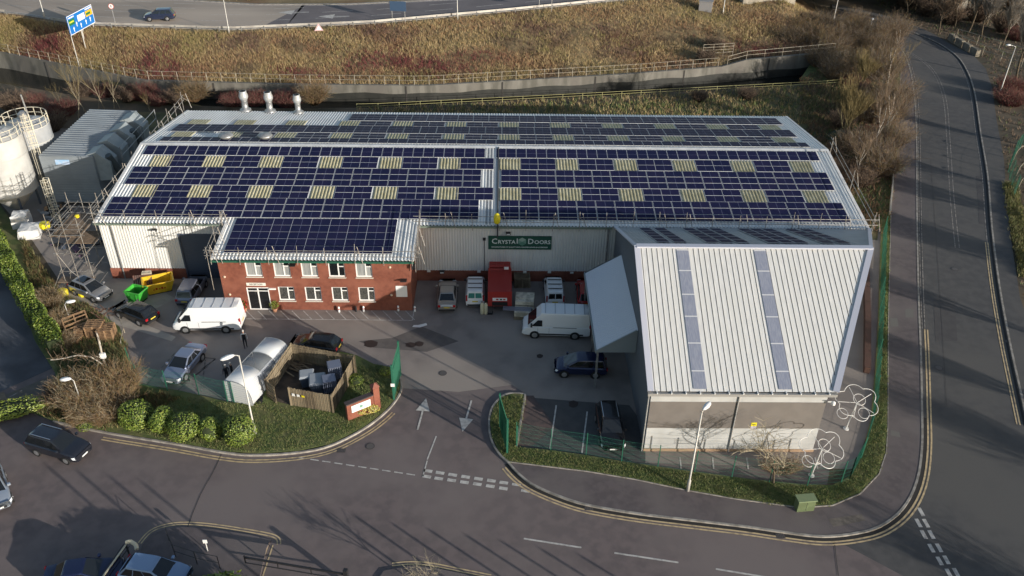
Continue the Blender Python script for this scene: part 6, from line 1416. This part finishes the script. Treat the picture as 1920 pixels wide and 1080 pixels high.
# prototypes
olive=brush('thicket_shrub','','shrub',1,1.8,2.8,330,[TW['olive'],TW['orange'],TW['brown'],TW['pale']],w=.017)
orange=brush('thicket_shrub','','shrub',2,1.6,2.6,330,[TW['orange'],TW['olive'],TW['brown']],w=.017)
redb=brush('dogwood_shrub','','shrub',3,3.2,1.5,380,[TW['red'],TW['brown'],TW['red']],w=.013)
darkb=brush('dark_shrub','','shrub',4,1.7,1.8,300,[TW['dark'],TW['brown']],w=.02)
place(olive,[(150,762,.8),(196,752,.85),(122,655,.45),(176,785,.7),(112,618,.5),(100,575,.55),(222,782,.6),(1570,130,1.1)],
 ['olive shrub below the lamp head in the left thicket','olive shrub around the birch foot in the left thicket','olive shrub left of the pallet stacks','olive shrub above the first laurel in the left thicket','olive shrub beside the lower end of the hedge','olive shrub where the hedge thins out','small olive shrub next to the largest laurel','olive shrub beside the diagonal railing'],'shrubs of the left thicket')
place(orange,[(236,738,.8),(228,762,.7),(155,795,.45),(195,796,.45),(1500,75,1.35),(1540,95,1.3),(1590,70,1.1),(1620,110,1.),(590,196,1.0),(365,190,1.0),(1660,75,.7)],
 ['orange brown shrub at the left end of the green mesh fence','orange brown shrub above the first laurel bush','low orange shrub at the road edge left of the laurels','low orange shrub between thicket and laurels','tall orange brown shrub left of the bridge mouth','tall orange brown shrub before the bridge mouth','orange brown shrub by the thin lamp column','orange shrub left of the bend in the east road','orange shrub behind the rightmost exhaust stack','orange shrub left of the exhaust stacks','orange tuft beside the road bend'],'orange brown shrubs')
place(redb,[(270,185,1.1),(300,196,1.),(440,197,1.),(540,197,1.1),(480,195,1.),(1650,232,1.1),(1635,262,1.0),(1892,195,1.2),(1895,172,1.2),(1910,75,1.2),(1600,165,1),(120,215,1.1),(60,205,1.1),(200,180,.9)],
 ['red dogwood left of the warehouse corner behind the river','red dogwood next to the warehouse back corner','red dogwood behind the left exhaust stack','red dogwood between the right stacks','red dogwood behind the middle stack','red dogwood among the birches by the east road','lower red dogwood among the birches','bright red bush at the lamp foot across the east road','second bright red bush behind the lamp across the road','red bush by the parapet at the right edge','red dogwood at the river end','dull red shrub behind the filter house','dull red shrub behind the rear silo','dull red shrub right of the saplings'],'red stemmed dogwood shrubs')
thk=brush('thicket_tree','','tree',12,2.3,3.9,300,[TW['brown'],TW['olive'],TW['dark'],TW['orange'],TW['grey']],w=.014)
THK=sorted([(1500,62),(1520,95),(1545,70),(1560,110),(1580,90),(1600,60),(1615,100),(1640,80),(1655,115),(1660,150),(1640,150),(1600,150),(1620,230),(1655,235),(1668,205),(1640,330),(1600,300),(1665,280),(1560,150),(1675,75),(1530,125),(1480,95)])
place(thk,[(a,b,SCL.uniform(.75,1.1)) for a,b in THK],ORD('tall brown twiggy thicket, %s from the left between bridge and bend',22),'brown thicket by the east road')
ivy=leafball('ivy_mound','dark ivy mound under the birches by the warehouse back corner','shrub',90,3.2,1.0,2600,[mat('ivy_a',(.035,.05,.02),.7),mat('ivy_b',(.025,.035,.015),.7),mat('ivy_c',(.05,.06,.03),.7)],.14); x,y=G(1610,300); ivy.location=(x,y,0)
for i,(px,py) in enumerate(((1585,270),(1640,315))): o=dup(ivy,label='dark ivy mound %s of the largest one below the birches'%('left','right')[i]); x,y=G(px,py); o.location=(x,y,0); o.scale=(.8,.8,.9); o['group']='ivy mounds'
DK=sorted([(120,752,.8),(240,190,1),(30,210,1.2),(60,235,1.2),(100,245,1.2),(160,180,1.1),(330,195,1),(1600,290,1.3),(1630,310,1.2),(1570,300,1),(1655,330,1.),(1600,215,1.1),(1620,190,1.1),(1700,15,1.5),(1740,30,1.5),(1780,45,1.4),(1830,40,1.5),(1880,60,1.4),(1900,20,1.5),(1850,15,1.5),(1580,330,1.),(1610,350,1.),(1640,290,1.2),(1310,190,.7),(1400,185,.8),(1325,105,.9,2),(1340,80,.9,2.8),(1520,60,1.4),(1560,75,1.3),(1600,90,1.3),(1545,110,1.1),(1640,95,1.1),(1660,130,1),(1590,135,1.1),(1640,200,1.2),(1575,240,1.)])
place(darkb,DK,ORD('dark leafless shrub, %s from the left along river and woodland',60),'dark bare shrubs around the river and the woodland')
# bare trees
bt=make_tree('bare_tree','','tree',31,8,M_bark,TW['brown'],levels=5,kids=3,trunk_r=.13,twigw=.013)
bt2=make_tree('bare_tree','','tree',32,9,M_bark,TW['grey'],levels=5,kids=3,spread=.28,trunk_r=.14,twigw=.013,up=.6)
sap=make_tree('sapling','','tree',33,6,mat('sapling_bark',(.22,.18,.12),.9),TW['olive'],levels=4,kids=2,spread=.2,trunk_r=.06,twigw=.012,up=1.0,first=.55)
bir=make_tree('birch_tree','','tree',34,8,M_birch,TW['brown'],levels=5,kids=2,spread=.25,trunk_r=.11,twigw=.012,up=.8,first=.42)
multi=make_tree('multi_stem_tree','','tree',35,7,mat('olive_bark',(.19,.155,.075),.9),TW['olive'],levels=4,kids=3,spread=.22,trunk_r=.09,twigw=.014,up=.9,stems=6,first=.4)
woodl='bare tree in the woodland beyond the east road'
sp=sorted([(1715,20),(1745,35),(1760,60),(1790,50),(1815,62),(1700,-10),(1735,-5),(1770,5),(1800,15),(1835,20),(1865,35),(1885,5),(1850,-15),(1905,40),(1812,-10),(1920,-5),(1890,-40),(1780,-40),(1720,-50),(1840,70),(1905,150),(1680,-30),(1760,20),(1825,0),(1790,28),(1850,45),(1870,15),(1915,15),(1730,5),(1700,30),(1880,85),(1755,-25),(1830,-40),(1860,-60)])
place(bt,[(a,b,SCL.uniform(1.1,1.5)) for a,b in sp[::2]],ORD('brown twigged woodland tree, %s from the left beyond the east road',40),'woodland trees beyond the east road')
place(bt2,[(a,b,SCL.uniform(1.1,1.5)) for a,b in sp[1::2]],ORD('grey twigged woodland tree, %s from the left beyond the east road',40),'woodland trees beyond the east road')
place(sap,[(148,234,1.25),(163,216,1.2),(196,206,1.3),(214,204,1.),(185,207,.8),(225,204,.9),(123,215,.7),(1520,120,.8),(1690,130,.8),(1668,170,.9),(292,228,.6)],
 ['sapling with a forked olive stem behind the silos','sapling leaning left behind the filter house','tallest sapling behind the grey filter house','sapling at the right end behind the filter house','thin short sapling between the taller ones','thin sapling near the filter house back corner','small sapling nearest the rear silo','sapling in the thicket left of the bend','sapling at the kerb of the road bend','sapling beside the east pavement near the birches','short sapling by the west verge scaffold'],'slender saplings')
place(multi,[(1580,262,1.15),(1612,170,.9)],['tall multi stemmed olive tree behind the back corner of the warehouse','multi stemmed tree at the east end of the river'],'multi stemmed trees')
place(bir,[(1632,290,1.0),(1652,268,1.0),(1663,162,1.0),(1604,340,.7),(1672,120,.9)],['birch with crooked white stem east of the warehouse','birch close to the east pavement behind the crooked one','birch in the middle of the east thicket','short birch trunk by the warehouse verge scaffold','birch nearest the road bend'],'birch trees')
# leaning birch with nest box in the left thicket
t=thing('leaning_birch','pale leaning birch with a nest box and one long bent bough in the left thicket','tree',(*G(205,700),0)); mb=MB(); q=lambda px,py,z:Vector((*G(px,py,z),z))
mb.path([q(205,700,0),q(200,690,1.6),q(193,672,2.6),q(187,645,4.0),q(184,632,4.6)],.075,7); mb.path([q(200,690,1.6),q(185,678,2.6),q(170,669,3.2),q(145,666,3.4),q(120,672,3.2),q(95,675,3.3)],.045,6); mb.path([q(193,672,2.6),q(180,668,3.3)],.04,6); mb.path([q(184,632,4.6),q(180,622,5.0)],.05,6); mb.build('trunk',M_birch,t,world=True)
mb=MB(); p=q(195,667,2.8); mb.box(p.x-.2,p.x+.2,p.y-.25,p.y-.05,p.z-.1,p.z+.35); mb.build('nest_box',M_upvc,t,world=True)
mb=MB(); r=random.Random(8)
for i in range(60): a_=q(r.uniform(95,190),672+r.uniform(-4,4),3.3); ribbon(mb,a_,a_+Vector((r.gauss(0,.4),r.gauss(0,.4),r.uniform(-.3,.9))),.012,.008)
mb.build('crown',TW['brown'],t,world=True)
# near trees on the verge and at the lower edge
vt=make_tree('verge_tree','low spreading bare tree in the verge corner below the sculptures','tree',41,5.2,M_bark,TW['pale'],levels=4,kids=3,spread=.5,trunk_r=.085,twigw=.012,up=.15,first=.42,upb=.05); x,y=G(1450,908); vt.location=(x,y,.14)
vt2=dup(vt,label='bare tree whose twigs reach in over the bottom edge'); x,y=G(792,1105); vt2.location=(x,y,.1); vt2.scale=(.62,)*3; vt2.rotation_euler=(0,0,2)
bb=brush('bramble_patch','tangled straw coloured bramble under the sculptures inside the fence','shrub',9,1.6,1.1,160,[TW['orange'],TW['brown'],TW['pale']],w=.012); x,y=G(1465,885); bb.location=(x,y,.05); bb.scale=(1.5,.6,1)
# trees off to the right and below whose shadows cross the roads
off='bare tree standing outside the right edge of the view'
for i,(x,y,s) in enumerate(((64,62,1.3),(60,50,1.3),(70,72,1.4),(57,40,1.2),(66,84,1.2),(75,55,1.5),(58,30,1.3),(80,92,1.4),(50,20,1.2))):
    o=dup((bt,bt2)[i%2],(x,y,0),i*1.3,s,'bare tree outside the right edge, %s of the roadside row'%ON[i],'bare trees outside the right edge')
# dense evergreen masses whose round shadows fall at the lower left
for i,(px,py,s) in enumerate(((150,960,2.0),)):
    x,y=G(px,py); hh=3.1; o=leafball('evergreen_tree','broad low evergreen standing just below the lower left edge of the view','tree',80+i,1.6,1.6,2500,LF,.12,'evergreens below the lower left edge'); o.location=(x+.785*hh/math.tan(SUN_EL),y-.62*hh/math.tan(SUN_EL),1.0)
    o.location.z=0; o.scale=(1.9,1.9,1.0)
# ---------------- grass ----------------
def inpoly(x,y,P_):
    c=False;j=len(P_)-1
    for i in range(len(P_)):
        if (P_[i][1]>y)!=(P_[j][1]>y) and x<(P_[j][0]-P_[i][0])*(y-P_[i][1])/(P_[j][1]-P_[i][1])+P_[i][0]: c=not c
        j=i
    return c
def tufts(name,spots,mats,h,w,seed,lean=.35,pick=None,per=3):
    r=random.Random(seed); mb=MB()
    for x,y,z in spots:
        k0=pick(x,y,r) if pick else int(r.random()*len(mats))
        for i in range(per):
            a=r.uniform(0,6.28); hh=h*r.uniform(.5,1.2); bx,by=x+r.gauss(0,w*1.5),y+r.gauss(0,w*1.5); lx,ly=r.gauss(0,lean)*hh,r.gauss(0,lean)*hh
            c,s=math.cos(a)*w*.5,math.sin(a)*w*.5; mb.add([(bx-c,by-s,z-.05),(bx+c,by+s,z-.05),(bx+lx,by+ly,z+hh)],[(0,1,2)],k0)
    o=mb.build(name,mats); o['kind']='stuff'; return o
r=random.Random(99)
def spots_in(poly_,n,z):
    xs_=[p[0] for p in poly_];ys_=[p[1] for p in poly_]; out=[]
    while len(out)<n:
        x=r.uniform(min(xs_),max(xs_));y=r.uniform(min(ys_),max(ys_))
        if inpoly(x,y,poly_): out.append((x,y,z))
    return out
GM=[mat('blade_a',(.14,.18,.05),.8),mat('blade_b',(.10,.135,.04),.8),mat('blade_c',(.22,.20,.09),.8),mat('blade_d',(.17,.19,.06),.8)]
gA=P((330,831),(420,846),(480,850),(560,845),(620,832),(680,802),(718,772),(738,749),(748,727),(744,706),(735,692),(700,686),(668,690),(625,768),(545,768),(500,757),(430,760),(340,745),(240,745),(210,800))
gB=P((952,866),(1010,873),(1100,884),(1190,899),(1290,920),(1380,936),(1450,947),(1500,952),(1560,948),(1610,926),(1645,890),(1658,850),(1662,800),(1663,600),(1668,400),(1660,400),(1652,600),(1650,700),(1640,790),(1620,857),(1592,903),(1560,916),(1500,915),(1400,905),(1280,888),(1170,872),(1100,860),(1030,850),(968,842),(985,745),(945,747),(926,768),(921,790),(924,820),(937,848))
tufts('grass_blades',spots_in(gA,7000,.14),GM,.13,.05,1); tufts('grass_blades',spots_in(gB,9000,.14),GM,.13,.05,2)
lf=P((125,735),(240,745),(300,740),(340,748),(250,800),(200,808),(100,788),(60,772))
tufts('rough_grass_blades',spots_in(lf+P((60,772)),2500,.14),[mat('dry_a',(.22,.15,.06),.9),GM[2],mat('dry_c',(.12,.07,.04),.9),GM[1]],.4,.05,3)
hb=P((40,440),(80,500),(118,556),(165,572),(236,640),(243,690),(262,722),(125,738),(112,700),(70,600))
tufts('rough_grass_blades',spots_in(hb,3800,.14),[mat('dry_a',(0,0,0)),GM[2],mat('dry_c',(0,0,0)),GM[1]],.5,.05,4)
# embankment: dry grass in drifts
DG=[mat('straw_a',(.38,.275,.135),.9),mat('straw_b',(.30,.21,.10),.9),mat('straw_olive',(.27,.225,.09),.9),mat('straw_russet',(.27,.155,.085),.9),mat('straw_pale',(.44,.335,.18),.9),mat('straw_dark',(.14,.095,.06),.9),mat('dogwood_stem',(.17,.045,.045),.9),mat('scrub_brown',(.16,.095,.07),.9)]
DRIFT=[(85,85,2.6,4.5,2.2,6),(285,120,2,3.5,3.0,6),(315,135,1.5,3,1.5,6),(690,130,1.3,3.5,1.8,6),(745,125,1.5,4,2.2,6),(810,128,1.5,4,2.0,6),(860,130,1.5,3,1.5,6),(560,138,1.5,3,1.2,6),(460,105,2,4,2.5,7),(720,80,3,5,2.5,7),(900,110,2,3,1.5,6),(1130,50,4,4,2.5,7),(1000,60,3.5,6,3,7),(1170,90,2.5,4,2,7),(1420,86,2,5,2,6),(1350,80,2.5,5,3,5),(1260,60,3.5,4,2.5,5),(640,60,3.8,3,1.5,7),(950,25,4.5,4,2,7),(590,110,2,3,1.5,3),(1300,118,1.5,4,1.2,7),(1500,90,1.5,6,3,7)]
DRIFT=[(*G(a,b,c),d,e,k) for a,b,c,d,e,k in DRIFT]
from mathutils import noise as mn
def pk(x,y,rr):
    for dx,dy,sx,sy,k in DRIFT:
        g=math.exp(-((x-dx)/sx)**2-((y-dy)/sy)**2+.9*mn.noise(Vector((x*.5,y*.5,k))))
        if rr.random()<g*.95: return k if rr.random()<.8 else 5
    v=mn.noise(Vector((x*.09,y*.16,3)))+rr.gauss(0,.22); w_=mn.noise(Vector((x*.16,y*.2,9)))+rr.gauss(0,.15)
    if w_>.38: return 5
    if v>.30: return 3
    if v<-.32: return 2
    return (0,1,4,0)[int(rr.random()*4)]
sp_=[]
while len(sp_)<42000:
    x=r.uniform(-100,58); a_,b_=yw(x)+.3,yr(x)-.3; y=r.uniform(a_,b_); sp_.append((x,y,gz(x,y)))
tufts('embankment_grass',sp_,DG,.52,.075,5,.4,pk,3)
sp_=[]
while len(sp_)<6000:
    x=r.uniform(-20,56); y=r.uniform(yb(x)-14,yb(x)-.2); sp_.append((x,y,.1))
tufts('bank_grass',sp_,[DG[0],DG[2],DG[1],GM[1],GM[0],DG[4]],.5,.10,6,.4,None,3)
sp_=[]
while len(sp_)<5000:
    x=r.uniform(-110,60); y=yr(x)+r.uniform(18,34); sp_.append((x,y,5.0))
tufts('highway_verge_grass',sp_,[DG[2],DG[1],GM[0],GM[2]],.5,.12,7,.4,None,3)
tr_=P((1675,95),(1735,62),(1830,105),(1865,160),(1885,300),(1912,560),(2000,700),(2100,300),(2100,-60),(1560,-60),(1600,15),(1690,30))
tr_=P((1745,58),(1790,82),(1830,100),(1856,135),(1872,225),(1886,300),(1892,380),(1900,450),(1918,560),(2000,600),(2100,300),(2100,-90),(1640,-90),(1640,10),(1690,30))
tufts('woodland_floor_growth',spots_in(tr_,12000,.05),[DG[5],DG[5],mat('brown_litter',(.19,.13,.09),.9),GM[1],mat('leaf_litter',(.14,.09,.06),.9)],.35,.09,8,.5,None,3)
yl=P((1880,345),(1905,345),(1925,440),(1925,520),(1912,520),(1893,420))
tufts('yellow_green_growth',spots_in(yl,1500,.1),[GM[2],GM[3],mat('moss_olive',(.13,.12,.035),.8)],.4,.09,9,.4)
rr_=P((1500,150),(1560,160),(1600,250),(1640,350),(1652,420),(1640,440),(1610,440),(1480,215),(1470,200),(1690,130),(1680,300),(1668,400))
tufts('thicket_floor',spots_in(P((1500,150),(1600,100),(1680,100),(1680,300),(1668,400),(1655,440),(1640,440),(1500,225)),6000,.1),[DG[5],DG[3],GM[1],mat('leaf_litter',(0,0,0))],.5,.1,10,.5)
